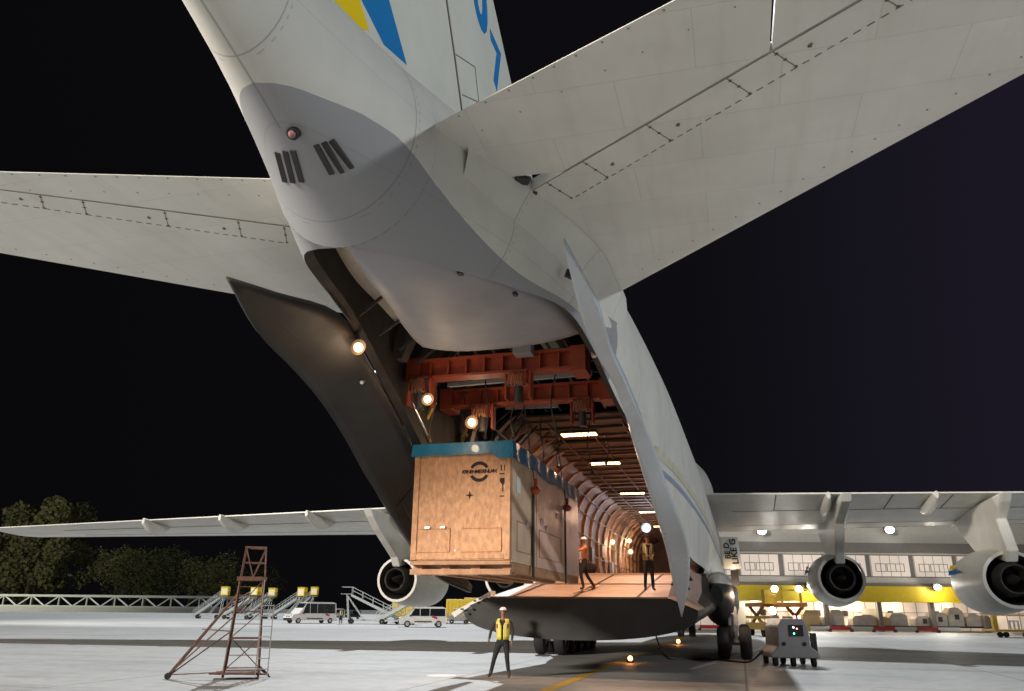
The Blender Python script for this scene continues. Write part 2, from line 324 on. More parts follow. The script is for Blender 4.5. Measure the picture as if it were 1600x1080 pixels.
def fus_material():
    m = mat('fuselage_paint', (0.70, 0.70, 0.655), 0.58, noise=0.16, scale=0.8, bump=0.10, spec=.12); nt = m.node_tree; L = nt.links.new; b = nt.nodes['Principled BSDF']
    base = b.inputs['Base Color'].links[0].from_socket
    t = nt.nodes.new('ShaderNodeTexCoord'); s_ = nt.nodes.new('ShaderNodeSeparateXYZ'); L(t.outputs['Object'], s_.inputs[0])
    def mth(op, a, b2=None):
        n = nt.nodes.new('ShaderNodeMath'); n.operation = op
        for i, v in enumerate((a, b2)):
            if v is None: continue
            if isinstance(v, (int, float)): n.inputs[i].default_value = v
            else: L(v, n.inputs[i])
        return n.outputs[0]
    off = mth('ABSOLUTE', mth('ADD', s_.outputs['X'], 4.0))
    yn = mth('DIVIDE', mth('SUBTRACT', s_.outputs['Y'], 5.0), 8.0)
    fc = nt.nodes.new('ShaderNodeFloatCurve'); L(yn, fc.inputs['Value']); c = fc.mapping.curves[0]
    tab = [(5.0, -.3), (5.1, .0), (5.2, .2), (5.6, .46), (6.4, .78), (7.6, 1.10), (9.0, 1.46), (11, 1.95), (13, 2.3)]
    pts = [((y - 5) / 8, (v + .5) / 3) for y, v in tab]
    c.points[0].location = pts[0]; c.points[1].location = pts[-1]
    for p in pts[1:-1]: c.points.new(*p)
    fc.mapping.update()
    lim = mth('SUBTRACT', mth('MULTIPLY', fc.outputs[0], 3.0), .5)
    g = mth('MULTIPLY', mth('LESS_THAN', off, lim), mth('LESS_THAN', s_.outputs['Z'], 6.62))
    g = mth('MULTIPLY', g, mth('LESS_THAN', s_.outputs['Y'], 12.9))
    mx = nt.nodes.new('ShaderNodeMix'); mx.data_type = 'RGBA'; L(g, mx.inputs[0]); L(base, mx.inputs[6]); mx.inputs[7].default_value = (.335, .345, .365, 1)
    dk = mth('MULTIPLY', mth('LESS_THAN', s_.outputs['Z'], 2.75), mth('GREATER_THAN', s_.outputs['Y'], 20))  # dark belly tone, with shadow on the lower flank painted into it
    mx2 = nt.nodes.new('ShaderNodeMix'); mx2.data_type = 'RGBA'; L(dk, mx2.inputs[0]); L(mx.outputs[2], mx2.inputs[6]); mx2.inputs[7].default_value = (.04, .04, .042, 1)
    # frame seams every 1.9 m
    fr = mth('LESS_THAN', mth('ABSOLUTE', mth('SUBTRACT', mth('FRACT', mth('DIVIDE', s_.outputs['Y'], 1.93)), .5)), .004)
    kl = mth('MULTIPLY', mth('LESS_THAN', off, .012), mth('LESS_THAN', s_.outputs['Y'], 5.6)); kl = mth('MULTIPLY', kl, mth('LESS_THAN', s_.outputs['Z'], 7.4)); fr = mth('MAXIMUM', fr, kl); sl = mth('MULTIPLY', mth('LESS_THAN', mth('ABSOLUTE', mth('SUBTRACT', mth('FRACT', mth('DIVIDE', s_.outputs['Z'], .83)), .5)), .007), .35); fr = mth('MAXIMUM', fr, sl)
    rv = mth('MULTIPLY', mth('LESS_THAN', mth('ABSOLUTE', mth('SUBTRACT', mth('FRACT', mth('DIVIDE', s_.outputs['Y'], 1.93)), .53)), .005), mth('LESS_THAN', mth('ABSOLUTE', mth('SUBTRACT', mth('FRACT', mth('MULTIPLY', s_.outputs['Z'], 9.0)), .5)), .2)); fr = mth('MAXIMUM', fr, mth('MULTIPLY', rv, .6))
    mx3 = nt.nodes.new('ShaderNodeMix'); mx3.data_type = 'RGBA'; L(mth('MULTIPLY', fr, .5), mx3.inputs[0]); L(mx2.outputs[2], mx3.inputs[6]); mx3.inputs[7].default_value = (.2, .19, .17, 1)
    L(mx3.outputs[2], b.inputs['Base Color'])
    return m
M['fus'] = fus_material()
def inset(pts, d):
    c = Vector((XC, pts[0].y, sum(p.z for p in pts) / len(pts)))
    return [p + (c - p).normalized() * d for p in pts]
ys = [1.2, 1.6, 2, 2.6, 3.2, 3.7, 4.2, 4.6, 5, 5.3, 5.6, 6.05, 6.5, 6.8, 6.95, 7.1]
b = MB(); b.loft([section(y) for y in ys], closed=True)
b.add(section(1.2), [tuple(range(len(section(1.2))))])
ys2 = [7.101 + .25 * i for i in range(0, 40)] + [17.1 + .7 * i for i in range(0, 20)] + [31.0]
b.loft([section(y) for y in ys2], closed=False)
b.loft([inset(section(y), .16) for y in ys2], closed=False)
for sgn in (0, -1):                     # the lip along both hinge lines
    b.loft([[section(y)[sgn], inset(section(y), .16)[sgn]] for y in ys2], closed=False)
ys3 = [31.01 + 1.0 * i for i in range(0, 32)] + [64, 65.5, 67, 69, 70, 71, 72, 72.6, 73]
b.loft([section(y) for y in ys3], closed=True)
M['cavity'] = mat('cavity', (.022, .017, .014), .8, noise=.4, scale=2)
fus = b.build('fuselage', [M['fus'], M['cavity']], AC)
for i, p in enumerate(fus.data.polygons): pass
# inner skin gets the dark liner
nr = len(section(8)); 
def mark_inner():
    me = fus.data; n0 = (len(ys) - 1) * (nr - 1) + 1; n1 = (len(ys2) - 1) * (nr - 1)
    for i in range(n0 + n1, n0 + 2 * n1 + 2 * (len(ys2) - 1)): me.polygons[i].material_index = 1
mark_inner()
# pressure bulkhead/aft closure between hull sections
# ---- hold: liner walls, ribs, ceiling, floor
def holdsec(y, d=0.0):
    hw = 2.72 - d; pts = []
    prof = [(2.55, 3.1), (2.72, 3.5), (2.80, 4.1), (2.82, 4.8), (2.76, 5.5), (2.6, 6.1), (2.35, 6.55), (2.05, 6.85), (1.7, 7.0)]
    k = 1 if y > 20 else max(.62, 1 - (20 - y) * .034)
    return [Vector((XC + (p[0] - d) * k, y, p[1] + (20 - y) * .03 * (p[1] - 3) / 4 * (y < 20))) for p in prof], [Vector((XC - (p[0] - d) * k, y, p[1] + (20 - y) * .03 * (p[1] - 3) / 4 * (y < 20))) for p in prof]
b = MB()
yy = [21 + 1.5 * i for i in range(29)]
for side in (0, 1): b.loft([holdsec(y)[side] for y in yy], closed=False)
b.build('hold_liner', M['liner'], AC, solid=.04)
b = MB(); zc = 7.0
b.box((XC, 42, 7.03), (3.5, 42, .06))
for i in range(40): b.box((XC, 21.5 + i * 1.05, 6.965), (3.4, .12, .07))
for x in (-1.1, 0.0, 1.1): b.box((XC + x, 42, 6.95), (.05, 41, .04))
b.build('hold_ceiling', M['ceil'], AC)
ribs = []
for i in range(24):                     # every frame of the hold is a part
    y = 13.0 + i * 1.9
    b = MB(); 
    a0, a1 = holdsec(y, .0); c0, c1 = holdsec(y, .17); k = (5 if y < 17 else 3) if y < 22 else 0
    a = a0[k:] + a1[k:][::-1]; c = c0[k:] + c1[k:][::-1]
    secs = [[p + Vector((0, -.13, 0)), q + Vector((0, -.13, 0)), q + Vector((0, .13, 0)), p + Vector((0, .13, 0))] for p, q in zip(a, c)]
    b.loft(secs, closed=True, smooth=False, caps=True)
    b.build('frame_rib', M['rib'] if y > 24 else M['dark'], AC)
b = MB(); b.box((XC, 47.1, 3.0), (5.75, 32.6, .2)); 
b.box((XC, 31.0, 3.03), (5.4, .12, .2))
fl = b.build('cargo_floor', M['floor_hold'], AC)
b = MB()
for x in (-2.2, -1.1, 0, 1.1, 2.2):
    b.box((XC + x, 47, 3.112), (.12, 31.5, .02))
b.build('floor_rail', M['dark'], fl)
b = MB(); b.box((XC, 63.3, 5), (5.6, .2, 4.1)); b.build('forward_bulkhead', M['liner'], AC)
# ceiling lamps: long lit panels across the hold
for y in (22.9, 27.9, 35.7, 42.9, 50.5):
    b = MB(); b.box((XC - .35, y, 6.90), (1.15, .5, .08)); f_ = b.build('ceiling_lamp', M['dark'], AC)
    b = MB()
    for i in range(5): b.box((XC - .35 - .44 + i * .22, y, 6.85), (.18, .36, .02))
    b.build('lamp_panel', M['lamp_warm'], f_)
    light('hold_light', 'AREA', (XC - .35, y, 6.75), 210 if y < 30 else 110, (1, .60, .36), (XC - .35, y, 0), 0.9)
# bulb lamps
def bulb(px, py, X=None, Y=None, power=60, col='lamp_warm', c=(1, .72, .45), r=.07, name='work_lamp', lo=(.25, -.1, -.28), arm=(-.35, .1, .3)):
    p = at(px, py, X=X, Y=Y); b = MB(); b.sphere(p, r, 10); b.m = 1
    b.cyl(p + Vector((0, .02, 0)) + Vector(arm) * .2, p + Vector(arm), .035, n=8)
    b.lathe([(0, r * .6), (r * 1.2, r * 1.7), (r * 1.3, r * 1.8)], p + Vector((0, .09, 0)), (0, -1, 0), 14)
    b.build(name, [M[col], M['dark']], AC)
    light('lamp_light', 'POINT', p + Vector(lo), power * 1.3, c, size=.1).data.specular_factor = .15
bulb(560, 543, Y=11.2, power=9, r=.08, lo=(-.22, .25, -.35), arm=(-.12, .1, .42))
bulb(668, 624, Y=13.3, power=12, r=.07, arm=(-.1, .1, .45))
bulb(737, 660, Y=16.0, power=14, r=.085, arm=(-.3, .1, .3))
bulb(1010, 825, Y=41.5, power=140, col='lamp_cool', c=(.7, .82, 1), r=.14)
bulb(957, 847, X=XC - 2.5, power=70, r=.11); bulb(983, 845, X=XC - 2.4, power=70, r=.11); bulb(985, 862, X=XC - 2.2, power=70, r=.11)
bulb(1141, 936, Y=33.0, power=45, r=.07, lo=(.25, -.25, .15), arm=(-.25, .1, .05))
bulb(1128, 912, Y=34.5, power=20, r=.045, lo=(.25, -.25, .1), arm=(-.2, .1, .05))
for y in (33, 46, 57): light('hold_wall_light', 'POINT', (XC + 1.6, y, 5.6), 60, (1, .6, .38), size=.3)

# ---- crane beams, hoists
def crane(pxl, pxr, Y, h=.36):
    a = at(*pxl, Y=Y); c = at(*pxr, Y=Y); c.z = (c.z + a.z) / 2; a.z = c.z
    b = MB(); b.bar(a, c, .06, h); b.bar(a + Vector((0, 0, h / 2)), c + Vector((0, 0, h / 2)), .34, .05); b.bar(a - Vector((0, 0, h / 2)), c - Vector((0, 0, h / 2)), .34, .05)
    b.bar(a + Vector((0, .3, .1)), c + Vector((0, .3, .1)), .06, h)
    n = 9
    for i in range(n + 1):
        p = a.lerp(c, i / n); b.box(p + Vector((0, 0, 0)), (.03, .3, h - .04))
    for e_ in (a, c): b.box(e_ + Vector((0, .15, 0)), (.3, .62, h + .14))
    return b, a, c
for (l, r_, Y) in (((650, 578), (905, 566), 14.0), ((700, 630), (948, 606), 16.6)):
    b, a, c = crane(l, r_, Y)
    o = b.build('crane_beam', M['orange'], AC)
    for t in ((.06, .66) if Y < 15 else (.25, .86)):
        p = a.lerp(c, t) + Vector((0, -.15, -.42)); h = MB()
        h.box(p + Vector((0, 0, .08)), (.36, .3, .26)); h.cyl(p + Vector((-.2, 0, .1)), p + Vector((.2, 0, .1)), .13, n=14)
        h.box(p + Vector((.24, -.02, -.1)), (.035, .26, .55)); h.box(p + Vector((-.24, -.02, -.1)), (.035, .26, .5))
        h.m = 1
        for k in range(6):                # coiled hoist cable
            cx = p.x - .15 + k * .055; pts = [Vector((cx + .02 * math.sin(k + q), p.y - .2, p.z + .02 + .14 * math.cos(q * .7))) + Vector((0, .1 * math.sin(q * .7), 0)) for q in range(10)]
            h.tube(pts, .012, 5)
        h.m = 2; h.cyl(p + Vector((0, -.05, -.1)), p + Vector((0, -.05, -.42)), .09, n=10)
        h.build('hoist', [M['orange'], M['rib'], M['dark']], o)
b = MB(); p = at(818, 545, Y=13.7); b.box(p, (.36, .3, .26)); b.build('junction_box', M['grey'], AC)
for l, r_, Y, w_ in (((700, 602), (925, 583), 15.5, .09), ((790, 637), (872, 634), 18, .09), ((845, 665), (1000, 668), 24, .12)):
    b = MB(); b.bar(at(*l, Y=Y), at(*r_, Y=Y), w_); b.build('crossbar', M['grey'], AC)
b = MB()                                # bracing and cables in the aft roof
for k in range(16):
    y = 11 + k * .9; z = 6.95
    b.bar((XC - 1.9, y, z - .55), (XC - 1.0 + .3 * math.sin(k), y + .5, z + .5), .05); b.bar((XC + 1.9, y, z - .55), (XC + 1.1, y + .5, z + .5), .05)
    b.bar((XC - 1.6, y, z + .45), (XC + 1.6, y, z + .45), .07)
for k in range(9):
    x = XC - 1.7 + k * .42; b.bar((x, 10.5, 7.3), (x, 24, 7.05), .045)
b.build('roof_bracing', M['dark'], AC)
M['yb'] = mat('strap_yellow', (.62, .40, .06), .6, noise=.5, scale=9)
for (a, c, Y) in (((650, 688), (680, 628), 15.8), ((716, 694), (744, 652), 18.6)):
    b = MB(); b.bar(at(*a, Y=Y), at(*c, Y=Y), .13, .05); b.build('hazard_strut', M['yb'], AC)
b = MB()                                # left-hand actuator rods along the open door
for (a, c) in (((565, 598), (600, 573)), ((590, 560), (655, 700)), ((600, 540), (672, 690)), ((610, 580), (640, 690)), ((640, 560), (660, 640))):
    p = at(*a, X=XC - 2.35); q = at(*c, X=XC - 2.4); b.cyl(p, q, .035, n=8)
b.build('actuator_rod', M['alu'], AC)

for k in range(14):                     # hanging cables and chains in the aft hold
    x = XC - 2.1 + (k * 1.37) % 4.1; y = 14.5 + (k * 2.3) % 9; z0 = 6.6; L_ = .5 + (k * .53) % 1.1; b = MB()
    b.tube([(x + .06 * math.sin(j * .9 + k), y + .05 * math.cos(j * .7), z0 - L_ * j / 6) for j in range(7)], .016, 5)
    b.sphere((x + .06 * math.sin(5.4 + k), y + .05 * math.cos(4.2), z0 - L_ - .04), .05, 6); b.build('hanging_cable', M['dark'] if k % 3 else M['rib'], AC)
for k, (dx, z) in enumerate(((-2.62, 4.2), (-2.66, 5.0), (-2.5, 5.9), (-2.2, 6.45))):
    b = MB(); b.tube([(XC + dx + .05 + .02 * math.sin(j * 2.1 + k), 20 + j * 1.5, z + .04 * math.sin(j * 1.3 + k)) for j in range(26)], .03, 6); b.build('wall_conduit', M['dark'], AC)
for k in range(7):
    y = 24.5 + k * 3.1; b = MB(); b.box((XC - 2.52, y, 3.9 + .35 * (k % 3)), (.14, .5 + .2 * (k % 2), .6)); b.build('wall_locker', (M['grey'], M['dark'], M['rib'])[k % 3], AC)

# ---- centre door, lifted up into the roof
DT = [(7.05,.02,5.66,5.67),(7.4,.40,5.60,5.68),(8.2,.90,5.56,5.80),(9.2,1.25,5.66,5.98),(10.2,1.48,5.80,6.15),(11.2,1.66,5.93,6.24),(12.1,1.72,6.02,6.30),(12.45,1.66,6.07,6.30)]
XD = XC + .02
DL = [(7.05,.02),(7.6,.16),(8.2,.34),(9.2,.62),(10.2,.88),(11.2,1.12),(12.1,1.28),(12.45,1.28)]
secs = []
for y in [7.05 + .27 * i for i in range(21)]:
    hw, zc_, ze = smooth_table(DT, y); zc_ += .30 * (ze - zc_); hl = smooth_table(DL, y)[0]; secs.append([Vector((XD + (hw if t > 0 else hl) * t, y, zc_ + (ze - zc_) * abs(t) ** 2.6)) for t in [i / 8 for i in range(-8, 9)]])
b = MB(); b.loft(secs, closed=False); cd = b.build('centre_door', [M['door_grey']], AC, solid=None)
sm = cd.modifiers.new('solid', 'SOLIDIFY'); sm.thickness = .14; sm.offset = 1 if secs[0][8].z > 0 else -1
for t in (.2, .8):
    b = MB(); p = Vector(secs[int(4 + t * 8)][15]); b.box(p + Vector((.03, 0, -.02)), (.06, .09, .04)); b.build('latch', M['dark'], cd)


# ---- clamshell side doors
IL = [(8.2,2.36,5.95),(9.2,2.25,6.12),(10.7,2.02,6.32),(12,2.12,5.93),(13.6,2.25,5.40),(15.6,2.55,4.80),(17,3.0,4.35),(18.5,3.35,3.7),(20.5,3.55,3.1),(22.2,3.5,2.4)]
EL = [(8.2,2.37,5.94),(9.6,2.8,5.72),(11,3.05,5.62),(12.3,3.22,5.42),(13.6,3.35,5.0),(14.9,3.45,4.40),(17.56,3.5,3.22),(20,3.7,2.55),(22.2,3.53,2.2)]
IR = [(8.2,2.30,5.93),(9.5,2.22,5.62),(11,2.18,5.50),(12.3,2.30,5.30),(14,2.35,4.66),(16,2.40,4.0),(19.1,2.42,3.1),(20.8,2.42,2.32),(21.9,2.48,1.66)]
ER = [(8.2,2.31,5.92),(9.56,2.48,5.66),(11,2.42,5.52),(12.3,2.50,5.24),(14,2.64,4.80),(16,2.74,4.2),(19.1,2.93,3.25),(20.8,2.78,2.42),(21.9,2.50,1.65)]
def petal(IT, ET, sgn, y0, y1, bulge, n=40):
    secs = []
    for i in range(n + 1):
        s_ = i / n; y = y0 + (y1 - y0) * s_
        a = smooth_table(IT, y); c = smooth_table(ET, y)
        A = Vector((XC + sgn * a[0], y, a[1])); C_ = Vector((XC + sgn * c[0], y, c[1])); d = C_ - A
        nrm = Vector((sgn * abs(d.z) + .25 * sgn, 0, .3 * abs(d.x))); 
        if nrm.length: nrm.normalize()
        secs.append([A + d * t + nrm * bulge * d.length * 4 * t * (1 - t) for t in [k / 6 for k in range(7)]])
    b = MB(); b.loft(secs, closed=False)
    return b, secs
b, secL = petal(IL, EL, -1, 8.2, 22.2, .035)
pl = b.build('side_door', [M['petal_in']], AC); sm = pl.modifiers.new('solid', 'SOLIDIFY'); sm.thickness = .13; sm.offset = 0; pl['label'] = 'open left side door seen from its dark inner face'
b = MB()
for q in (2, 4):
    for k in range(4, 38): b.bar(secL[k][q] + Vector((.07, 0, 0)), secL[k + 1][q] + Vector((.07, 0, 0)), .03, .04)
b.m = 0
for k in (9, 16, 23, 30): 
    row = secL[k]; b.bar(row[1] + Vector((.07, 0, 0)), row[3] + Vector((.07, 0, 0)), .03, .05); b.bar(row[3] + Vector((.07, 0, 0)), row[5] + Vector((.07, 0, 0)), .03, .05)
b.build('door_rib', M['petal_in'], pl)
b, secR = petal(IR, ER, 1, 8.2, 21.9, .05)
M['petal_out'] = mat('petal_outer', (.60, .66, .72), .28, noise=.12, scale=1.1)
pr = b.build('side_door', [M['petal_out']], AC); sm = pr.modifiers.new('solid', 'SOLIDIFY'); sm.thickness = .12; sm.offset = 0; pr['label'] = 'open right side door seen edge-on, pale outer face'
b = MB(); 
for q in ((884, 425, 10.1), (905, 470, 10.8)): pass
p = at(884, 426, Y=9.9); b.bar(p, p + Vector((.16, .1, -.06)), .05, .12)
b.build('latch', M['black'], pr)
b = MB()                                 # hinge linkage rods by the right door
c0 = at(930, 553, Y=12.2)
for (x, y) in ((948, 540), (955, 552), (958, 566), (950, 575), (960, 585)): b.cyl(c0, at(x, y, Y=12.6), .018, n=6)
b.box(c0, (.12, .12, .1)); b.build('hinge_linkage', M['alu'], AC)

# ---- cargo ramp, lowered
XR = XC - .45
RT = [(22.5,2.62,2.07,.90,3.35),(24,2.7,2.25,.90,3.35),(26,2.75,2.49,.98,3.3),(28,2.8,2.74,.96,3.25),(31,2.85,3.08,.95,3.2)]
secs = []
for y in [22.5 + .5 * i for i in range(18)]:
    hw, zt, zb, hh = smooth_table(RT, y); cx = XR + (y - 22.5) / 8.5 * .45
    ring = [Vector((cx - hw, y, zt)), Vector((cx + hw, y, zt))]
    for i in range(33):
        t = math.pi * i / 32; s_ = math.cos(t); zz = 1.72 + (zt - 1.9) * .3 - (1.72 - zb) * max(0, math.sin(t)) ** .72
        ring.append(Vector((cx + hh * s_, y, min(zz, zt - .05))))
    secs.append(ring)
b = MB(); b.loft(secs, closed=True, smooth=False, caps=True)
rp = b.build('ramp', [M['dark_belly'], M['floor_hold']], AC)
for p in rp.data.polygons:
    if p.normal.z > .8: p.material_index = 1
b = MB()
for y in (22.56, 26.7): b.box((XR + (y - 22.5) * .053, y, 2.085 + (y - 22.5) * .1195), (5.1, .06, .03), Matrix.Rotation(.12, 3, 'X'))
for x in (-2.1, -.3, 1.5): b.box((XR + .2 + x, 26.7, 2.60), (.05, 8.3, .02), Matrix.Rotation(.12, 3, 'X'))
b.build('ramp_rail', M['dark'], rp)
b = MB()                                 # white side fairing tips at the end of the ramp
A = [at(705, 958, Y=22.4), at(766, 924, Y=22.7), at(767, 938, Y=22.7), at(735, 947, Y=22.5), at(710, 965, Y=22.4)]
b.prism(A, (0, .5, .02)); b.build('ramp_fairing', M['white'], rp)
b = MB()
for q in ((722, 952), (728, 957), (735, 950), (742, 939), (750, 936)): p = at(*q, Y=22.36); b.box(p, (.09, .02, .05))
b.build('fairing_bracket', M['dark'], rp)
b = MB()                                 # right-hand ramp wall, curved, with lightening holes
o1 = [at(x, y, Y=Y_) for x, y, Y_ in ((1046, 962, 22.9), (1043, 935, 22.9), (1052, 905, 23.4), (1066, 890, 24.5), (1090, 898, 26), (1091, 925, 25.2), (1083, 945, 24.2), (1072, 963, 23.2))]
o2 = [p + Vector((.10, .1, 0)) for p in o1]
b.add(o1 + o2, [tuple(range(7, -1, -1)), tuple(range(8, 16))] + [(i, (i + 1) % 8, 8 + (i + 1) % 8, 8 + i) for i in range(8)])
rw = b.build('ramp_side_wall', M['floor_hold'], rp)
b = MB()
for x, y, Y_ in ((1079, 905, 24.6), (1075, 919, 24.2), (1070, 933, 23.8), (1064, 946, 23.3), (1051, 912, 23.2)):
    p = at(x, y, Y=Y_ - .35); b.prism([p + Vector((-.06, 0, -.05)), p + Vector((.07, 0, -.05)), p + Vector((0, 0, .09))], (0, .03, 0))
b.build('lightening_hole', M['black'], rw)

# ---- fin
FX = .20
def fin_le(z): return 18.3 - 1.47 * (z - 9) if z < 13.5 else 11.7 - .95 * (z - 13.5)
def fin_te(z): return 6.2 - .42 * (z - 8)
b = MB(); secs = []
for z in [7.9, 9, 10.5, 12, 13.5, 15, 17, 18.5]:
    le, te = fin_le(z), fin_te(z); k = 1 - (z - 8) * .05
    ring = [(te, 0.3), (te + (le - te) * .05, 1), (te + (le - te) * .6, 1), (le - .35, 1), (le - .12, .8), (le, 0)]; k = 1
    secs.append([Vector((XC + FX * k * w_, y, z)) for y, w_ in ring] + [Vector((XC - FX * k * w_, y, z)) for y, w_ in ring[::-1][1:]])
b.loft(secs, closed=True, caps=True); fin = b.build('fin', M['finw'], AC)
xf = XC + FX + .003
def decal(pts, material, name, parent, X=xf, d=-.02):
    b = MB(); b.prism([at(px, py, X=X) for px, py in pts], (d, 0, 0)); return b.build(name, material, parent)
decal([(560, -60), (600, -60), (608, 0), (636, 102), (600, 70), (560, -10)], M['skyblue'], 'fin_stripe', fin)
decal([(470, -60), (548, -60), (562, 0), (577, 48), (540, 40), (480, -20)], M['yellow'], 'fin_stripe', fin)
def seam(parent, pts, r=.012, X=xf, name='panel_seam'):
    b = MB(); P_ = [at(px, py, X=X) for px, py in pts]
    for a, c in zip(P_[:-1], P_[1:]): b.bar(a, c, r * 2)
    return b.build(name, M['seam'], parent)
seam(fin, [(690, -60), (697, 0), (710, 90), (722, 180)], .018)
seam(fin, [(712, 85), (742, 105), (748, 160)], .007); seam(fin, [(722, 148), (748, 160)], .007)
# tail number, reading up the fin
c7 = at(776, 108, X=xf); c0_ = at(749, -8, X=xf)
xd = (at(796, 128, X=xf) - at(758, 128, X=xf)).normalized()
text_mesh('7', 1.45, basis(c7, (0, 1, 0), (0, -.25, 1)), 'tail_number', M['skyblue'], fin)
text_mesh('0', 2.0, basis(c0_, (0, 1, 0), (0, -.25, 1)), 'tail_number', M['skyblue'], fin)
# dark slot beside the tailplane root
b = MB(); P_ = [at(605, 112, X=XC + 1.0), at(640, 145, X=XC + 1.08), at(692, 190, X=XC + 1.12), at(680, 190, X=XC + 1.12), at(640, 150, X=XC + 1.08)]

# ---- tailplane
TP = {1: (7.52, .44, 9.92, .67), -1: (8.10, .325, 9.98, .60)}
SG = 1
def sle(o): return 14.85 - (.975 if SG > 0 else .93) * o
def ste(o): return TP[SG][0] - TP[SG][1] * o
def shg(o): return TP[SG][2] - TP[SG][3] * o
ZT = 7.0; TH = .42
def stab_sec(x, off, y0, y1, le=True):
    c = sle(off) - ste(off)
    def th(y):                            # thickness share at this chord point
        t = (y - ste(off)) / c; return max(.0, 1.9 * math.sqrt(max(0, 1 - t)) * min(1, t * 1.6) * .75) if t > 0 else 0
    n = 12; ysec = [y0 + (y1 - y0) * (1 - (1 - i / n) ** 1.7 if le else i / n) for i in range(n + 1)]
    up_ = []; dn = []
    for y in ysec:
        q = min(1, th(y)) ; tt = TH * c / 7 
        up_.append(Vector((x, y, ZT + .0 + tt * .62 * q + .12 * tt + .01))); dn.append(Vector((x, y, ZT + tt * .12 - tt * .12 * q)))
    return dn + up_[::-1]
for sgn in (1, -1):
    SG = sgn
    offs = [.5, 1.6, 3, 4.5, 6, 7.5, 9, 10.2]
    b = MB(); b.loft([stab_sec(XC + sgn * o, o, shg(o) - .0, sle(o)) for o in offs], closed=True, caps=True)
    b_st = b
    st = None
    def P3(o, y, dz=-.004): return Vector((XC + sgn * o, y, stabz(o, y) + dz))
    def stabz(o, y):
        c = sle(o) - ste(o); t = (y - ste(o)) / c; q = min(1, 1.9 * math.sqrt(max(0, 1 - t)) * min(1, t * 1.6) * .75) if t > 0 else 0
        tt = TH * c / 7; return ZT + tt * .12 - tt * .12 * q
    # elevators: inboard and outboard
    elev = []
    ob = 4.72 if sgn > 0 else 6.9
    for (o0, o1_, first) in ((.62, ob, True), (ob + .03, 10.2, False)):
        ol = [o0 + (o1_ - o0) * i / 5 for i in range(6)]; b = MB(); secs = []
        for o in ol:
            y0 = ste(o); y1 = shg(o) - .03
            if first and o < 1.7: y1 = min(y1, ste(.62) + (o - .62 + .02) * 1.30)
            secs.append(stab_sec(XC + sgn * o, o, y0, y1, le=False))
        b.loft(secs, closed=True, caps=True); elev.append(b)
    # seams, rivets and grime of the under surface
    b = b_st; b.m = 1
    def y2(o): return shg(o) + .40 + .045 * (6 - o) * 1.5
    def dash(o0, o1_, fn, r, step=.12, gap=.35, m_=0, jit=.3):
        b.m = 1; o = o0
        while o < o1_:
            o2 = min(o1_, o + step * (1 - gap)); p, q = P3(o, fn(o)), P3(o2, fn(o2)); rr_ = r * random.uniform(1 - jit, 1 + jit)
            b.bar(p, q, rr_, .006); o += step
    dash(1.6, 10, shg, .009, .2, .0)
    dash(2.3, 10, lambda o: y2(o), .008, .11, .45)
    for o in [2.0, 2.55, 3.4, 4.3, 4.75, 5.6, 6.9, 8.2]:
        b.m = 1; y0 = shg(o); oo = o + .25; y1 = y2(oo); n = 9
        for k in range(n):
            p = P3(o + (oo - o) * k / n, y0 + (y1 - y0) * k / n); q = P3(o + (oo - o) * (k + .8) / n, y0 + (y1 - y0) * (k + .8) / n); b.bar(p, q, .008, .006)
        b.m = 2
        for t in (.15, .5, .95): p = P3(o + (oo - o) * t, y0 + (y1 - y0) * t, -.005); b.box(p, (.032, .03, .006))
    for o in [2.9, 3.75, 5.1, 6.2, 7.5]:
        b.m = 2; p = P3(o, y2(o) - .22, -.005); b.box(p, (.04, .035, .006)); b.m = 1; b.box(p + Vector((.01, -.03, -.001)), (.03, .02, .006))
    b.m = 3
    for fn, stp, sz in ((lambda o: sle(o) - .42, .27, .022), (lambda o: ste(o) + .05, .30, .022), (lambda o: ste(o) + .45, .45, .016)):
        o = 1.0 if fn(3) < 9 else 2.9
        while o < 10: b.box(P3(o, fn(o), -.003), (sz, sz, .006)); o += stp * random.uniform(.8, 1.25)
    for fn in (lambda o: sle(o) - .16,):
        b.m = 3; o = 2.6
        while o < 10: b.bar(P3(o, fn(o), .012), P3(o + .3, fn(o + .3), .012), .02, .006); o += .3
    st = b.build('tailplane', [M['white'], M['seam'], M['rust'], M['grey']], AC)
    for q in elev: q.build('elevator', M['white'], st)
    # root fairing blending tailplane into the body
    b = MB(); secs = []
    for y in [7.6 + .4 * i for i in range(15)]:
        o_ = smooth_table(FT, y)[0]; ex = .28 * math.sin(math.pi * (y - 7.4) / 6.4) + .02
        secs.append([Vector((XC + sgn * (o_ - .15), y, 7.55)), Vector((XC + sgn * (o_ + ex), y, 7.2)), Vector((XC + sgn * (o_ + ex * 1.1), y, 6.97)), Vector((XC + sgn * (o_ + ex * .4), y, 6.74)), Vector((XC + sgn * (o_ - .12), y, 6.3))])
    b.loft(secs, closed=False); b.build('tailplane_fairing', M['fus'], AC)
pg = at(820, 301, Z=7.02); b = MB(); b.box(pg, (.30, .16, .07), .6); b.box(at(816, 281, Z=7.03), (.20, .15, .05), .6); b.build('sliver_cover', M['dark'], AC)  # dark boxes added to hide the bright sliver at the elevator root
# oval access panel outlines near the right root
for pts in ([(832, 372), (840, 360), (850, 358), (876, 392)], [(832, 372), (860, 408), (905, 455), (945, 462)], [(800, 322), (790, 332), (800, 350), (812, 362)], [(870, 385), (905, 425), (935, 445)]):
    b = MB(); P_ = [at(x, y, Z=6.93 if y < 420 else 6.8) + Vector((0, 0, -.02)) for x, y in pts]

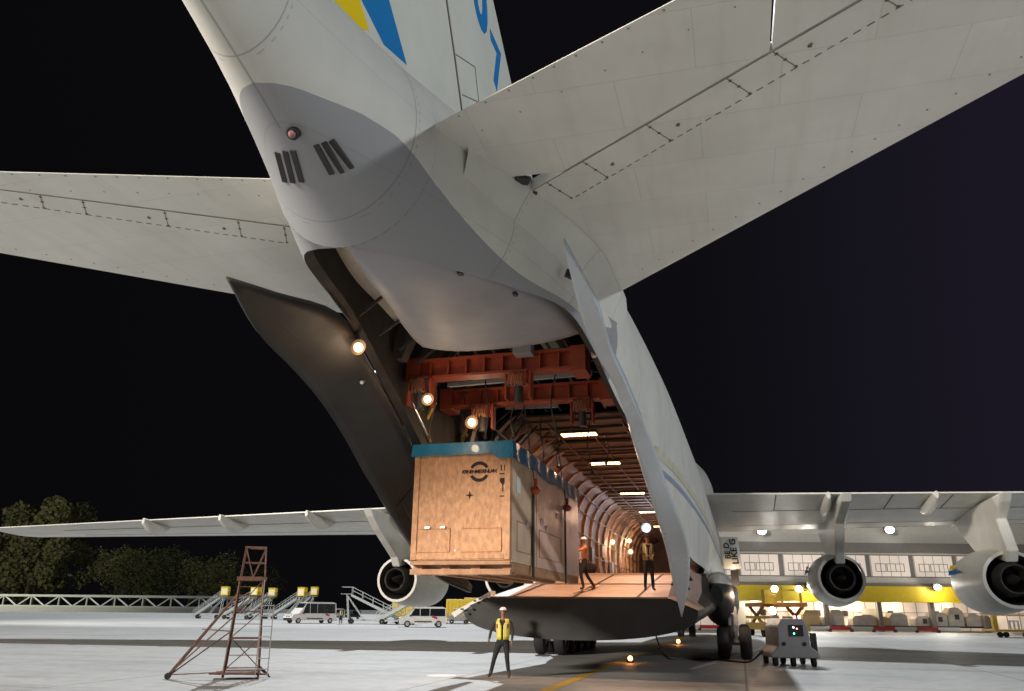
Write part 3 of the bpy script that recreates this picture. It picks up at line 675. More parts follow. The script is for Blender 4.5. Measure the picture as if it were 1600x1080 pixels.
# ---- belly vents on the tail
M['vent'] = mat('vent_black', (.03, .03, .03), .6)
def on_belly(px, py):                    # first meeting of a sight line with the tail's lower skin
    v = at(px, py, Y=1.0) - Vector((0, 0, CH)); t = 3.0
    while t < 20:
        p = Vector((0, 0, CH)) + v * t; hw, zm, zt, zb = smooth_table(FT, p.y); dx = (p.x - XC) / hw
        if abs(dx) < 1 and p.z > zm - (zm - zb) * math.sqrt(1 - dx * dx): return p
        t += .01
    return at(px, py, X=XC)
for (x0, y0, x1, y1) in ((434, 238, 446, 284), (446, 236, 458, 285), (458, 235, 472, 284), (494, 226, 519, 272), (506, 222, 535, 270), (518, 219, 550, 263)):
    p = on_belly(x0, y0); q = on_belly(x1, y1); mid = (p + q) / 2; b = MB()
    w_ = (q - p).cross(Vector((0, .55, .83))).normalized() * .028; d = Vector((0, -.012, -.018)); inn = Vector((0, .05, .08))
    b.add([p - w_ + d, p + w_ + d, q + w_ + d, q - w_ + d, p - w_ + inn, p + w_ + inn, q + w_ + inn, q - w_ + inn], [(0, 1, 2, 3), (0, 1, 5, 4), (1, 2, 6, 5), (2, 3, 7, 6), (3, 0, 4, 7)])
    b.build('belly_vent', M['vent'], AC)

pb = on_belly(460, 207); b = MB(); b.cyl(pb + Vector((0, .03, .04)), pb + Vector((0, -.03, -.04)), .065, n=14); b.m = 1
b.sphere(pb + Vector((0, -.035, -.045)), .04, 8)
b.build('beacon', [M['black'], mat('beacon_lens', (.30, .15, .14), .3)], AC)
# ---- wings
def wte(o): return 42.4 - .16 * o
def wle(o): return 58.0 - .50 * o + (0 if o < 10 else .05 * (o - 10))
def wz(o): return 7.72 - .045 * o
def airfoil(x, te, le, z, th, inc, n=14):
    c = le - te; dn = []; up_ = []
    for i in range(n + 1):
        s_ = i / n; t = 1 - (1 - s_) ** 1.8; yt = (math.sqrt(max(0, 1 - t)) * 1.5 * min(1, t * 1.6 + .03)) * .62
        y = te + c * t; zz = z - inc * c * t
        dn.append(Vector((x, y, zz - th * .5 * yt))); up_.append(Vector((x, y, zz + th * .6 * yt + .03)))
    return dn + up_[::-1]
for sgn in (1, -1):
    offs = [2.4, 4, 7, 11, 15, 19, 23, 27, 31, 35, 38.4]
    b = MB(); b.loft([airfoil(XC + sgn * o, wte(o), wle(o), wz(o), .10 * (wle(o) - wte(o)) + .05, .035) for o in offs], closed=True, caps=True)
    bw = b
    def wp(o, t, dz=-.01):                # point on the lower skin at chord share t
        c = wle(o) - wte(o); yt = (math.sqrt(max(0, 1 - t)) * 1.5 * min(1, t * 1.6 + .03)) * .62; th = .10 * c + .05
        return Vector((XC + sgn * o, wte(o) + c * t, wz(o) - .035 * c * t - th * .5 * yt + dz))
    b = bw; b.m = 1
    for t, r_ in ((.28, .05), (.62, .03), (.9, .03)):
        o = 4.0
        while o < 34: b.bar(wp(o, t), wp(o + 1.4, t), r_, .01); o += 1.4
    for o in (6.2, 11.5, 14.0, 19.5, 24.5, 29): b.bar(wp(o, .02), wp(o, .27), .06, .01)
    wg = b.build('wing', [M['white'], M['seam']], AC)
    for o, ln in ((8.6, 4.6), (13.2, 4.2), (19.0, 3.6), (24.0, 3.0), (28.5, 2.4)):  # flap track fairings
        a = wp(o, .02, -.12) + Vector((0, -.55, .05)); b = MB(); secs = []
        for k in range(9):
            t = k / 8; r_ = .34 * math.sin(math.pi * (.06 + .94 * t) ** .8) ** .7 + .02; y = a.y + ln * t
            zc_ = a.z - .30 * math.sin(math.pi * t) - .035 * (y - a.y)
            secs.append([Vector((a.x + r_ * .55 * math.cos(q), y, zc_ + r_ * math.sin(q))) for q in [2 * math.pi * j / 12 for j in range(12)]])
        b.loft(secs, caps=True); b.build('flap_fairing', M['white'], wg)
# wing centre fairing on the back
b = MB(); secs = []
for k in range(13):
    t = k / 12; y = 37 + 26 * t; r_ = math.sin(math.pi * (.04 + .93 * t)) ** .45
    secs.append([Vector((XC + 3.0 * r_ * math.copysign(abs(math.cos(q)) ** .6, math.cos(q)), y, 8.2 + 2.15 * r_ * max(-.2, math.copysign(abs(math.sin(q)) ** .7, math.sin(q))))) for q in [2 * math.pi * j / 24 for j in range(24)]])
b.loft(secs, caps=True); b.build('wing_fairing', M['white'], AC)

# ---- engines
def engine(cx, ce, yx, sgn, off, K=1.0):
    """ce: centre height, yx: exhaust plane"""
    b = MB(); o = (cx, yx, ce)
    b.lathe([(t, r * K) for t, r in [(0, 1.18), (0, 1.33), (.6, 1.42), (1.8, 1.55), (3.6, 1.62), (4.8, 1.52), (5.3, 1.35), (5.3, 1.22), (4.6, 1.15)]], o, (0, 1, 0), 40)
    n = b.build('engine_nacelle', M['white'], AC)
    b = MB(); b.lathe([(t, r * K) for t, r in [(.02, 1.17), (.4, 1.12), (1.6, 1.05), (3.2, .95)]], o, (0, 1, 0), 36); b.m = 1
    b.lathe([(3.2, .95 * K), (3.2, .3)], o, (0, 1, 0), 36)
    b.build('bypass_duct', [M['metal_hot'], M['black']], n)
    b = MB(); b.lathe([(-.35, .62), (.2, .74), (1.6, .80), (3.0, .8)], o, (0, 1, 0), 32); b.lathe([(-.35, .62), (-.3, .56), (.6, .5), (1.2, .45)], o, (0, 1, 0), 32)
    b.m = 1; b.lathe([(1.0, .5), (1.0, .01)], o, (0, 1, 0), 32)
    b.build('core_exhaust', [M['metal_hot'], M['black']], n)
    b = MB(); b.lathe([(-.7, .02), (-.3, .14), (.4, .26), (1.0, .3)], o, (0, 1, 0), 20); b.build('exhaust_cone', M['dark'], n)
    # pylon
    zt = wz(off) - .3; le = wte(off)
    poly = [Vector((cx, yx - .2, ce + .70)), Vector((cx, yx + 4.4, ce + 1.5)), Vector((cx, yx + 7.2, zt - .5)), Vector((cx, yx + 8.5, zt - .45)), Vector((cx, le + 3.0, zt + .05)), Vector((cx, le - 1.6, zt + .12)), Vector((cx, le - 1.2, zt - .25)), Vector((cx, le - .2 if le > yx - 4 else yx - 2, zt - .9)), Vector((cx, yx - .6, ce + 1.2))]
    b = MB(); b.prism([p - Vector((.24, 0, 0)) for p in poly], (.48, 0, 0)); b.build('pylon', M['white'], n, bevel=.08)
    s_ = -1 if cx < XC else 1
    b = MB()
    for k, mt in enumerate((0, 1)):
        t0 = 3.6 + k * .0; zz = ce + (.45 if k else .62); a0 = math.asin((zz - ce) / 1.64) if True else 0
        for side in (-1, 1):
            xx = cx + side * 1.655 * K * math.cos(a0)
            b.m = mt
            b = MB(); nm_ = (M['yellow'], M['skyblue'])[mt]; b.m = 0
            if mt == 0: b.prism([(xx, yx + 3.2, zz), (xx, yx + 4.6, zz), (xx - side * .06, yx + 4.5, zz + .2), (xx - side * .06, yx + 3.9, zz + .2)], (side * .03, 0, 0))
            else: b.prism([(xx + side * .01, yx + 2.2, zz), (xx + side * .01, yx + 4.6, zz - .1), (xx, yx + 4.5, zz + .13), (xx, yx + 3.4, zz + .13)], (side * .03, 0, 0))
            b.build('nacelle_mark', nm_, n)
    return n
e1 = engine(5.25, 3.5, 45.2, 1, 9.2, .88)
e2 = engine(11.6, 3.22, 39.6, 1, 15.6, .92)
e3 = engine(-19.0, 3.35, 42.9, -1, 15.1, .93)
e4 = engine(-13.2, 3.6, 45.6, -1, 9.2)

# ---- landing gear
def wheel_pair(cx, y, r=.61):
    b = MB()
    for x in (-.42, .42):
        b.lathe([(-.23, .28), (-.23, .46), (-.19, .57), (-.1, r), (.1, r), (.19, .57), (.23, .46), (.23, .28)], (cx + x, y, r), (1, 0, 0), 28)
    b.m = 1
    for x in (-.42, .42): b.lathe([(-.2, .02), (-.18, .28), (.18, .28), (.2, .02)], (cx + x, y, r), (1, 0, 0), 20)
    b.cyl((cx - .5, y, r), (cx + .5, y, r), .09, n=12); b.cyl((cx, y, r), (cx, y + .15, 1.9), .13, n=12); b.cyl((cx, y - .5, 1.7), (cx, y, r + .1), .06, n=8)
    b.box((cx, y + .1, 1.6), (.34, .34, .7))
    return b
for cx in (-.32, -7.68):
    for k in range(5):
        wheel_pair(cx, 33.4 + k * 1.72).build('main_wheel', [M['tyre'], M['grey']], AC)
for sgn in (1, -1):
    secs = []; b = MB()
    for k in range(17):
        t = k / 16; y = 30.2 + 15 * t; r_ = math.sin(math.pi * (.03 + .94 * t)) ** .5
        secs.append([Vector((XC + sgn * (3.2 + .8 * r_ * math.cos(q)), y, 2.3 + 1.15 * r_ * math.sin(q))) for q in [2 * math.pi * j / 20 for j in range(20)]])
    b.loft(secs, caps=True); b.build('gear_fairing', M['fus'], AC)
wheel_pair(XC, 62.5, .5).build('nose_wheel', [M['tyre'], M['grey']], AC)
# open service hatch with lettering, right flank
hc = at(1143, 862, Y=33.0); hx = (at(1158, 862, Y=33.0) - hc).normalized(); hy = Vector((0, 0, 1))
b = MB(); w_, h_ = .42, .78
hp = [hc + hx * (w_ * .9 * math.sin(a)) + Vector((0, -.10 * math.cos(a), 0)) for a in [(-1 + i / 4) * 1.2 for i in range(9)]]
b.loft([[p + Vector((0, 0, -h_ / 1.05)) * .9 for p in hp], [p + Vector((-.08, 0, h_ * .72)) for p in hp]], closed=False)
sg = b.build('service_hatch', M['white'], AC); q = sg.modifiers.new('s', 'SOLIDIFY'); q.thickness = .03; q.offset = 0
text_mesh('LIKE G', .34, basis(hc + Vector((.10, -.17, .0)), Vector((-.08, -.02, 1)), Vector((-1, 0, 0))), 'hatch_lettering', M['black'], AC)
text_mesh('BE D', .30, basis(hc + Vector((-.16, -.17, .02)), Vector((-.08, -.02, 1)), Vector((-1, 0, 0))), 'hatch_lettering', M['black'], AC)
b = MB(); b.box(hc + Vector((.05, .35, -1.0)), (.3, .3, .6)); b.build('hatch_bay', M['dark'], AC)
# flank stripes
M['pale_blue'] = mat('stripe_blue', (.30, .38, .52), .6, noise=.2); M['pale_yellow'] = mat('stripe_yellow', (.66, .64, .52), .6, noise=.2)
for zz, h_, mt in ((4.50, .12, 'pale_blue'), (4.78, .22, 'pale_yellow')):
    b = MB(); secs = []
    for i in range(50):
        y = 16 + i * .95; hw, zm, zt, zb = smooth_table(FT, y); row = []
        for dz in (0, h_):
            z = zz + dz; q = (z - zm) / ((zm - zb) if z < zm else (zt - zm)); 
            if z < zm and 7.1 <= y <= 31:
                ho, hz = smooth_table(HT, y); bb = (zm - hz) / math.sqrt(max(1e-4, 1 - (ho / hw) ** 2)); q = (z - zm) / bb
            row.append(Vector((XC + hw * math.sqrt(max(0, 1 - q * q)) + .012, y, z)))
        secs.append(row)
    b.loft(secs, closed=False); b.build('flank_stripe', M[mt], AC)

# ------------------------------------------------------------------ the wooden crate and its slings
M['osb'] = mat('crate_board', (0.74, 0.38, 0.19), 0.65, noise=.38, scale=11, bump=.3, stretch=(1.5, 1.5, .7), detail=9)
M['osb_d'] = mat('crate_batten', (0.54, 0.29, 0.16), 0.7, noise=.3, scale=5)
M['tarp'] = mat('tarp_blue', (0.02, 0.24, 0.44), 0.35, noise=.3, scale=3, bump=.9, coat=.3)
M['wrap'] = mat('crate_side_wrap', (0.76, 0.55, 0.46), 0.30, noise=.25, scale=1.5, bump=.5, coat=.25)
M['paper'] = mat('paper', (.7, .7, .68), .6)
M['ink'] = mat('stencil_ink', (.03, .012, .015), .8)
cx0, cx1, cy0, cy1, cz0, cz1 = -6.12, -4.10, 14.4, 21.1, 2.36, 4.885
CR = thing('crate', 'tall plywood crate with blue tarp over its top, half out of the cargo hold', 'crate', ((cx0 + cx1) / 2, (cy0 + cy1) / 2, cz0), absolute=True)
zb_ = cz0 + .26
b = MB(); b.box(((cx0 + cx1) / 2, (cy0 + cy1) / 2, (zb_ + cz1) / 2), (cx1 - cx0, cy1 - cy0, cz1 - zb_))
b.build('box_body', M['osb'], CR)
M['wrap_sheen'] = mat('crate_side_lamp_sheen', (.80, .78, .82), .25, noise=.2, scale=2.2, bump=.8, coat=.3)  # far panel: the cool hold lamp's reflection painted as a pale bluish colour
M['wrap0'] = mat('crate_side_tan', (.74, .56, .40), .4, noise=.25, scale=2, bump=.3)
xs = cx1 + .012
for kk, (y0, y1) in enumerate( ((cy0 + .02, cy0 + 1.93), (cy0 + 1.98, cy0 + 4.85), (cy0 + 4.9, cy1 - .02))): b = MB(); b.box((xs, (y0 + y1) / 2, (zb_ - .02 + cz1) / 2), (.03, y1 - y0 - .02, cz1 - zb_ + .04)); b.build('side_panel', (M['wrap0'], M['wrap'], M['wrap_sheen'])[kk], CR)
b = MB()
for y in (cy0 + .06, cy0 + .42): b.box(((cx0 + cx1) / 2, y, cz0 + .05), (cx1 - cx0, .1, .1))
b.box(((cx0 + cx1) / 2, (cy0 + cy1) / 2, zb_ - .045), (cx1 - cx0, cy1 - cy0, .07))
for x in (cx0 + .1, cx0 + .68, (cx0 + cx1) / 2 + .28, cx1 - .1):
    b.box((x, (cy0 + cy1) / 2 + .1, cz0 + .13), (.18, cy1 - cy0 - .1, .16))
b.build('skid_base', M['osb_d'], CR)
b = MB(); yf = cy0 - .012                 # batten frames on the aft face
for (x0, x1) in ((cx0 + .1, cx0 + .80), (cx0 + 1.05, cx1 - .18)):
    for (c, d) in ((((x0 + x1) / 2, yf, cz0 + .86), (x1 - x0, .012, .014)), (((x0 + x1) / 2, yf, cz0 + .42), (x1 - x0, .012, .014)), ((x1, yf, cz0 + .64), (.014, .012, .44))): b.box(c, d)
for x in (cx0 + .06, cx1 - .06): b.box((x, yf, (zb_ + cz1) / 2), (.11, .02, cz1 - zb_ - .02))
b.box(((cx0 + cx1) / 2, yf, cz0 + .33), (cx1 - cx0 - .24, .02, .09))
b.build('batten', M['osb'], CR)
for x in (cx0 + .34, cx0 + .66):
    b = MB(); b.box((x, yf - .02, cz0 + .88), (.10, .03, .04)); b.build('fastener', M['alu'] if x < cx0 + 1 else M['dark'], CR)
def tarp_skirt():
    b = MB(); top = cz1 + .012; n = 60
    def drop(u): return .27 + .02 * math.sin(u * 3.1) + .022 * math.sin(u * 7.7 + 1) + (.10 if 2.05 < u < 2.5 else 0)
    ring = []; per = [(cx0, cy1), (cx0, cy0), (cx1, cy0), (cx1, cy1)]
    u = 0; o = .026; col_t = []; col_b = []
    for (a, c) in zip(per, per[1:] + per[:1]):
        L = math.dist(a, c); k = int(L / .12); nx, ny = (c[1] - a[1]) / L, -(c[0] - a[0]) / L
        for i in range(k):
            t = i / k; x = a[0] + (c[0] - a[0]) * t; y = a[1] + (c[1] - a[1]) * t
            if (a, c) == (per[1], per[2]): uu = t * 2.45; d = .235 + .010 * math.sin(uu * 9) + (.10 if t > .86 else .0) 
            else: d = .33 + .02 * math.sin(t * 17) + .012 * math.sin(t * 41)
            w = .008 * math.sin(t * 50)
            sgx = 1 if x > (cx0 + cx1) / 2 else -1; sgy = 1 if y > (cy0 + cy1) / 2 else -1
            ex = (o + w) * (sgx if abs(x - (cx0 + cx1) / 2) > (cx1 - cx0) / 2 - 1e-6 else 0) * 1.6; ey = (o + w) * (sgy if abs(y - (cy0 + cy1) / 2) > (cy1 - cy0) / 2 - 1e-6 else 0) * 1.6
            col_t.append(Vector((x + ex, y + ey, top))); col_b.append(Vector((x + ex * 1.6, y + ey * 1.6, cz1 - d)))
    b.loft([col_t, [p.lerp(q, .5) + Vector((.006 * math.sin(i), .006 * math.cos(i * 1.7), 0)) for i, (p, q) in enumerate(zip(col_t, col_b))], col_b], closed=True)
    b.add(col_t, [tuple(range(len(col_t)))])
    return b
tarp_skirt().build('tarp', M['tarp'], CR)
def flat(parent, name, pts, material, y=cy0 - .004, th=.004):
    b = MB(); b.prism([(x, y, z) for x, z in pts], (0, -th, 0)); return b.build(name, material, parent)
def fpt(px, py): p = at(px, py, Y=cy0); return p.x, p.z
lx, lz = fpt(749, 737); ro, ri = .20, .14
for s_ in (1, -1):                        # split ring emblem
    pts = [(lx + ro * math.cos(a), lz + s_ * (.02 + ro * math.sin(a)) * .92) for a in [R(22 + i * 8.5) for i in range(17)]] + [(lx + ri * math.cos(a), lz + s_ * (.02 + ri * math.sin(a)) * .85) for a in [R(158 - i * 8.5) for i in range(17)]]
    flat(CR, 'emblem', pts, M['ink'])
text_mesh('KRNENMEYENLAN', .10, basis((lx, cy0 - .008, lz), (1, 0, 0), (0, 0, 1)), 'stencil', M['ink'], CR, .002, .8)
ax_, az_ = fpt(786, 731)
for dx in (-.035, .035): flat(CR, 'handling_mark', [(ax_ + dx - .010, az_ - .06), (ax_ + dx + .010, az_ - .06), (ax_ + dx + .010, az_ + .06), (ax_ + dx - .010, az_ + .06)], M['ink'])
flat(CR, 'handling_mark', [(ax_ - .07, az_ - .125), (ax_ + .07, az_ - .125), (ax_ + .07, az_ - .105), (ax_ - .07, az_ - .105)], M['ink'])
flat(CR, 'handling_mark', [(ax_ - .06, az_ - .20), (ax_ + .06, az_ - .20), (ax_ + .06, az_ - .27), (ax_ + .01, az_ - .33), (ax_ + .008, az_ - .46), (ax_ - .008, az_ - .46), (ax_ - .01, az_ - .33), (ax_ - .06, az_ - .27)], M['ink'])
flat(CR, 'handling_mark', [(ax_ - .06, az_ - .54), (ax_ + .05, az_ - .54), (ax_ + .05, az_ - .56), (ax_ - .06, az_ - .56)], M['ink'])
sx_, sz_ = fpt(734, 774)
flat(CR, 'handling_mark', [(sx_ + (.09 if i % 2 == 0 else .025) * math.cos(i * math.pi / 4), sz_ + (.09 if i % 2 == 0 else .025) * math.sin(i * math.pi / 4)) for i in range(8)], M['ink'])
flat(CR, 'label_sheet', [fpt(0, 0)] * 0 or [(cx0 + .9, cz0 + .42), (cx0 + .94, cz0 + .42), (cx0 + .94, cz0 + .46), (cx0 + .9, cz0 + .46)], M['paper'])
b = MB(); b.box((cx1 + .035, cy0 + .45, cz1 - .80), (.01, .28, .32)); b.build('document_pouch', M['paper'], CR)
b = MB()
for (y, z) in ((cy0 + 1.15, cz0 + 1.0), (cy0 + 2.9, cz0 + 1.1), (cy0 + 4.0, cz0 + 1.5), (cy0 + 4.5, cz0 + 1.45), (cy0 + 2.4, cz0 + 1.2)): b.box((cx1 + .035, y, z), (.02, .22, .16), Matrix.Rotation(.3, 3, 'Y'))
b.build('clip', M['alu'], CR)
b = MB()
for y0, y1 in ((cy0 + .38, cy0 + 1.55), (cy0 + 2.2, cy0 + 4.4)):
    for z in (cz0 + .45, cz0 + 1.02): b.box((cx1 + .034, (y0 + y1) / 2, z), (.016, y1 - y0, .015))
    for y in (y0, y1): b.box((cx1 + .033, y, cz0 + .735), (.014, .015, .57))
b.build('side_hatch_frame', M['osb_d'], CR)
M['ball'] = mat('sling_orange', (.62, .10, .03), .35)
for i, (py_, px_) in enumerate(((768, 837), (795, 886))):
    p = at(px_, py_, X=cx1 + .12)
    sg_ = thing('lifting_sling', ('lifting sling with orange hook block nearest the crate corner' if i == 0 else 'lifting sling with dark red hook block farther along the crate side'), 'sling', (p.x, p.y, cz0), group='lifting slings round the crate')
    b = MB(); b.box((-.05, 0, (p.z - cz0) / 2 + .0), (.035, .09, p.z - cz0)); b.build('strap', M['dark'], sg_)
    b = MB(); b.sphere((0, -.0, p.z - cz0 + .02), .105, 12, (1, 1.1, .85)); b.cyl((0, 0, p.z - cz0 + .1), (0, 0, p.z - cz0 + .26), .04, n=10); b.build('hook_block', M['ball'] if i == 0 else mat('sling_red', (.28, .05, .03), .4), sg_)
    b = MB(); b.cyl((-.03, 0, p.z - cz0 + .2), (-.35, .1, 6.5 - cz0), .012, n=6); b.build('wire', M['dark'], sg_)

# ------------------------------------------------------------------ people
M['skin'] = mat('skin', (.30, .15, .10), .55); M['navy'] = mat('workwear_black', (.018, .018, .022), .8, noise=.3, scale=14, bump=.2); M['boot'] = mat('boot', (.06, .03, .02), .5)
M['shirt'] = mat('shirt_dark', (.03, .02, .02), .8); M['hivis'] = mat('hivis_yellow', (.72, .62, .06), .6, noise=.15, scale=9); M['refl'] = mat('reflective', (.75, .66, .40), .3); M['vest_red'] = mat('vest_pocket', (.16, .03, .03), .7)
M['helmet'] = mat('helmet_white', (.75, .75, .73), .25)
M['khaki'] = mat('vest_khaki', (.30, .28, .14), .8)
def person(name, label, loc, rz, pose, hair=(.02, .015, .01), shirt=None, pants=None, vest=None, helmet=True, scale=1.0, group=None):
    t = thing(name, label, 'person', loc, rz, group)
    J = {'pel': (0, 0, .95), 'wai': (0, 0, 1.08), 'che': (0, .01, 1.30), 'nek': (0, .0, 1.48), 'nk2': (0, -.01, 1.54), 'hed': (0, -.03, 1.62), 'hd2': (0, -.03, 1.70), 'hd3': (0, -.02, 1.76)}
    RD = {'pel': (.155, .11), 'wai': (.140, .10), 'che': (.165, .115), 'nek': (.075, .07), 'nk2': (.055, .055), 'hed': (.070, .082), 'hd2': (.078, .095), 'hd3': (.058, .07)}
    E_ = [('pel', 'wai'), ('wai', 'che'), ('che', 'nek'), ('nek', 'nk2'), ('nk2', 'hed'), ('hed', 'hd2'), ('hd2', 'hd3')]
    part_of = {}
    for s_, S_ in ((1, 'R'), (-1, 'L')):
        sh = pose.get('sh' + S_, (s_ * .19, 0, 1.44)); el = pose['el' + S_]; wr = pose['wr' + S_]; hip = (s_ * .095, 0, .90); kn = pose['kn' + S_]; an = pose['an' + S_]
        J.update({'sh' + S_: sh, 'el' + S_: el, 'wr' + S_: wr, 'hip' + S_: hip, 'kn' + S_: kn, 'an' + S_: an, 'to' + S_: tuple(Vector(an) + Vector(pose.get('toe', (0, -.15, -.045))) + Vector((s_ * .03, 0, 0)))})
        RD.update({'sh' + S_: (.065, .065), 'el' + S_: (.046, .046), 'wr' + S_: (.030, .030), 'hip' + S_: (.105, .105), 'kn' + S_: (.066, .066), 'an' + S_: (.052, .05), 'to' + S_: (.042, .035)})
        E_ += [('che', 'sh' + S_), ('sh' + S_, 'el' + S_), ('el' + S_, 'wr' + S_), ('pel', 'hip' + S_), ('hip' + S_, 'kn' + S_), ('kn' + S_, 'an' + S_), ('an' + S_, 'to' + S_)]
        d = (Vector(wr) - Vector(el)).normalized(); side = Vector((0, -1, 0)) - d * d.dot(Vector((0, -1, 0))); side.normalize()
        pm = Vector(wr) + d * .055; J['pm' + S_] = tuple(pm); RD['pm' + S_] = (.034, .022); E_.append(('wr' + S_, 'pm' + S_))
        nrm = d.cross(side)
        for k in range(4):
            off = side * (.028 - k * .019); L_ = (.075, .085, .08, .062)[k]
            a = pm + d * .03 + off; b_ = a + d * L_ * .5 + nrm * -.006 * s_; c = b_ + d * L_ * .4 + nrm * -.022 * s_
            for nm, p in (('fa', a), ('fb', b_), ('fc', c)): J[nm + str(k) + S_] = tuple(p); RD[nm + str(k) + S_] = (.0095, .0095)
            E_ += [('pm' + S_, 'fa%d%s' % (k, S_)), ('fa%d%s' % (k, S_), 'fb%d%s' % (k, S_)), ('fb%d%s' % (k, S_), 'fc%d%s' % (k, S_))]
        a = Vector(wr) + d * .03 + side * .035; b_ = a + d * .035 + side * .022
        J['ta' + S_] = tuple(a); J['tb' + S_] = tuple(b_); RD['ta' + S_] = (.013, .013); RD['tb' + S_] = (.010, .010); E_ += [('wr' + S_, 'ta' + S_), ('ta' + S_, 'tb' + S_)]
    lean = pose.get('lean', 0)
    names = list(J); idx = {n: i for i, n in enumerate(names)}
    me = bpy.data.meshes.new('body'); me.from_pydata([J[n] for n in names], [(idx[a], idx[c]) for a, c in E_], [])
    o = bpy.data.objects.new('body', me); COL.objects.link(o)
    sk = o.modifiers.new('skin', 'SKIN'); sk.use_smooth_shade = True
    for n in names:
        v = me.skin_vertices[0].data[idx[n]]; v.radius = RD[n]; v.use_root = (n == 'pel')
    ss = o.modifiers.new('sub', 'SUBSURF'); ss.levels = 1; ss.render_levels = 1
    bpy.context.view_layer.update()
    m2 = bpy.data.meshes.new_from_object(o.evaluated_get(bpy.context.evaluated_depsgraph_get()))
    bpy.data.objects.remove(o)
    for q in (M['skin'], shirt or M['shirt'], pants or M['navy'], M['boot']): m2.materials.append(q)
    legs = {'pel', 'hipR', 'hipL', 'knR', 'knL', 'anR', 'anL'}; arms = {'wai', 'che', 'shR', 'shL', 'elR', 'elL', 'nek'}
    V = {n: Vector(J[n]) for n in names}
    for p in m2.polygons:
        c = p.center; best = min(E_, key=lambda e_: ((c - (V[e_[0]] + (V[e_[1]] - V[e_[0]]) * max(0, min(1, (c - V[e_[0]]).dot(V[e_[1]] - V[e_[0]]) / (V[e_[1]] - V[e_[0]]).length_squared)))).length))
        k = best[1] if best[0] not in ('pel',) or best[1].startswith('hip') else 'pel'
        if best[1].startswith('to') or (best[1].startswith('an') and c.z < V[best[1]].z + .10): i = 3
        elif best[1][:2] in ('hi', 'kn', 'an') or c.z < 1.0 and best[1] == 'wai': i = 2
        elif best[1][:2] in ('wa', 'ch', 'sh', 'el', 'wr') or best[1] == 'nek': i = 1
        else: i = 0
        p.material_index = i; p.use_smooth = True
    body = bpy.data.objects.new('body', m2); COL.objects.link(body); body.parent = t
    # face: nose, brow, ears, eyes as small relief in the head, facing -Y, turned by 'turn'
    tr = Matrix.Rotation(pose.get('turn', 0), 3, 'Z'); hc = Vector((0, -.03, 1.66))
    b = MB(); b.add([hc + tr @ Vector(v) for v in ((-.014, -.088, -.025), (.014, -.088, -.025), (0, -.115, -.022), (0, -.088, .02))], [(0, 1, 2), (0, 2, 3), (1, 3, 2)])
    b.build('nose', M['skin'], body)
    for s_ in (-1, 1): b = MB(); b.sphere(hc + tr @ Vector((s_ * .083, .005, .0)), .028, 8, (.35, .8, 1.1)); b.build('ear', M['skin'], body)
    b = MB()
    for s_ in (-1, 1): b = MB(); b.sphere(hc + tr @ Vector((s_ * .03, -.086, .022)), .012, 6); b.build('eye', M['ink'], body)
    b = MB(); b.box(hc + tr @ Vector((0, -.088, -.055)), (.045, .012, .008)); b.build('mouth', M['ink'], body)
    b = MB(); H = []
    for k in range(7):
        ph = math.pi / 2 * k / 6; H.append([hc + tr @ (Vector((0, .012, .05)) + Vector((.095 * math.cos(ph) * math.cos(a), .115 * math.cos(ph) * math.sin(a), .085 * math.sin(ph)))) for a in [2 * math.pi * j / 16 for j in range(16)]])
    b.loft(H)
    if helmet:
        b.loft([[p + (p - (hc + Vector((0, .012, .05)))) * .22 * (1 if i < 1 else 1) + Vector((0, 0, -.004)) for p in H[0]] if i else H[0] for i in (0, 1)])
        b.build('hard_hat', M['helmet'], t)
    else: b.build('hair', mat('hair', hair, .8), t)
    if vest:
        b = MB()
        lv = [(.96, .150, .118), (1.05, .165, .125), (1.18, .172, .130), (1.32, .185, .135), (1.42, .190, .125), (1.485, .13, .09)]
        def ringv(z, rx, ry, gap=.16):
            return [Vector((rx * math.sin(a), -ry * math.cos(a) + .0, z)) for a in [gap + (2 * math.pi - 2 * gap) * j / 28 for j in range(29)]]
        rings = [ringv(z, rx, ry, .14 + (.3 if z > 1.4 else 0)) for z, rx, ry in lv]
        b.loft(rings, closed=False); v = b.build('vest', vest, t); q = v.modifiers.new('s', 'SOLIDIFY'); q.thickness = .012; q.offset = 1
        for zz in ((1.12,) if vest is M['khaki'] else (1.10,)):
            b = MB(); b.loft([ringv(zz, .178, .136, .2), ringv(zz + .05, .180, .138, .2)], closed=False); b.build('reflective_band', M['refl'], v)
        for s_ in (-1, 1):
            b = MB(); rr_ = [[Vector((s_ * (rx + .012) * math.sin(a), -(ry + .014) * math.cos(a), z)) for a in (.42, .62)] for z, rx, ry in lv[1:5]]; b.loft(rr_, closed=False); b.build('reflective_band', M['refl'], v)
            if vest is M['hivis']:
                b = MB(); rr_ = [[Vector((s_ * (rx + .013) * math.sin(a), -(ry + .015) * math.cos(a), z)) for a in (.66, .9, 1.15)] for z, rx, ry in ((1.22, .172, .130), (1.29, .182, .133), (1.35, .186, .133))]; b.loft(rr_, closed=False); b.build('pocket', M['vest_red'], v)
    t.scale = (scale,) * 3
    return t
pm_ = at(785, 1060, Z=0)
face = math.atan2(-pm_.x, pm_.y) # turns -Y front towards the camera
person('person', 'person in white hard hat and yellow vest standing on the apron below the crate', (pm_.x, pm_.y, 0), face - .15,
       {'elR': (.27, .01, 1.17), 'wrR': (.25, -.05, .93), 'elL': (-.33, .03, 1.19), 'wrL': (-.37, -.05, .95), 'knR': (.12, -.02, .50), 'anR': (.17, .02, .09), 'knL': (-.22, -.03, .50), 'anL': (-.33, .03, .09), 'turn': .5}, vest=M['hivis'], scale=1.01)
pr_ = (-2.57, 24.3, 2.30)
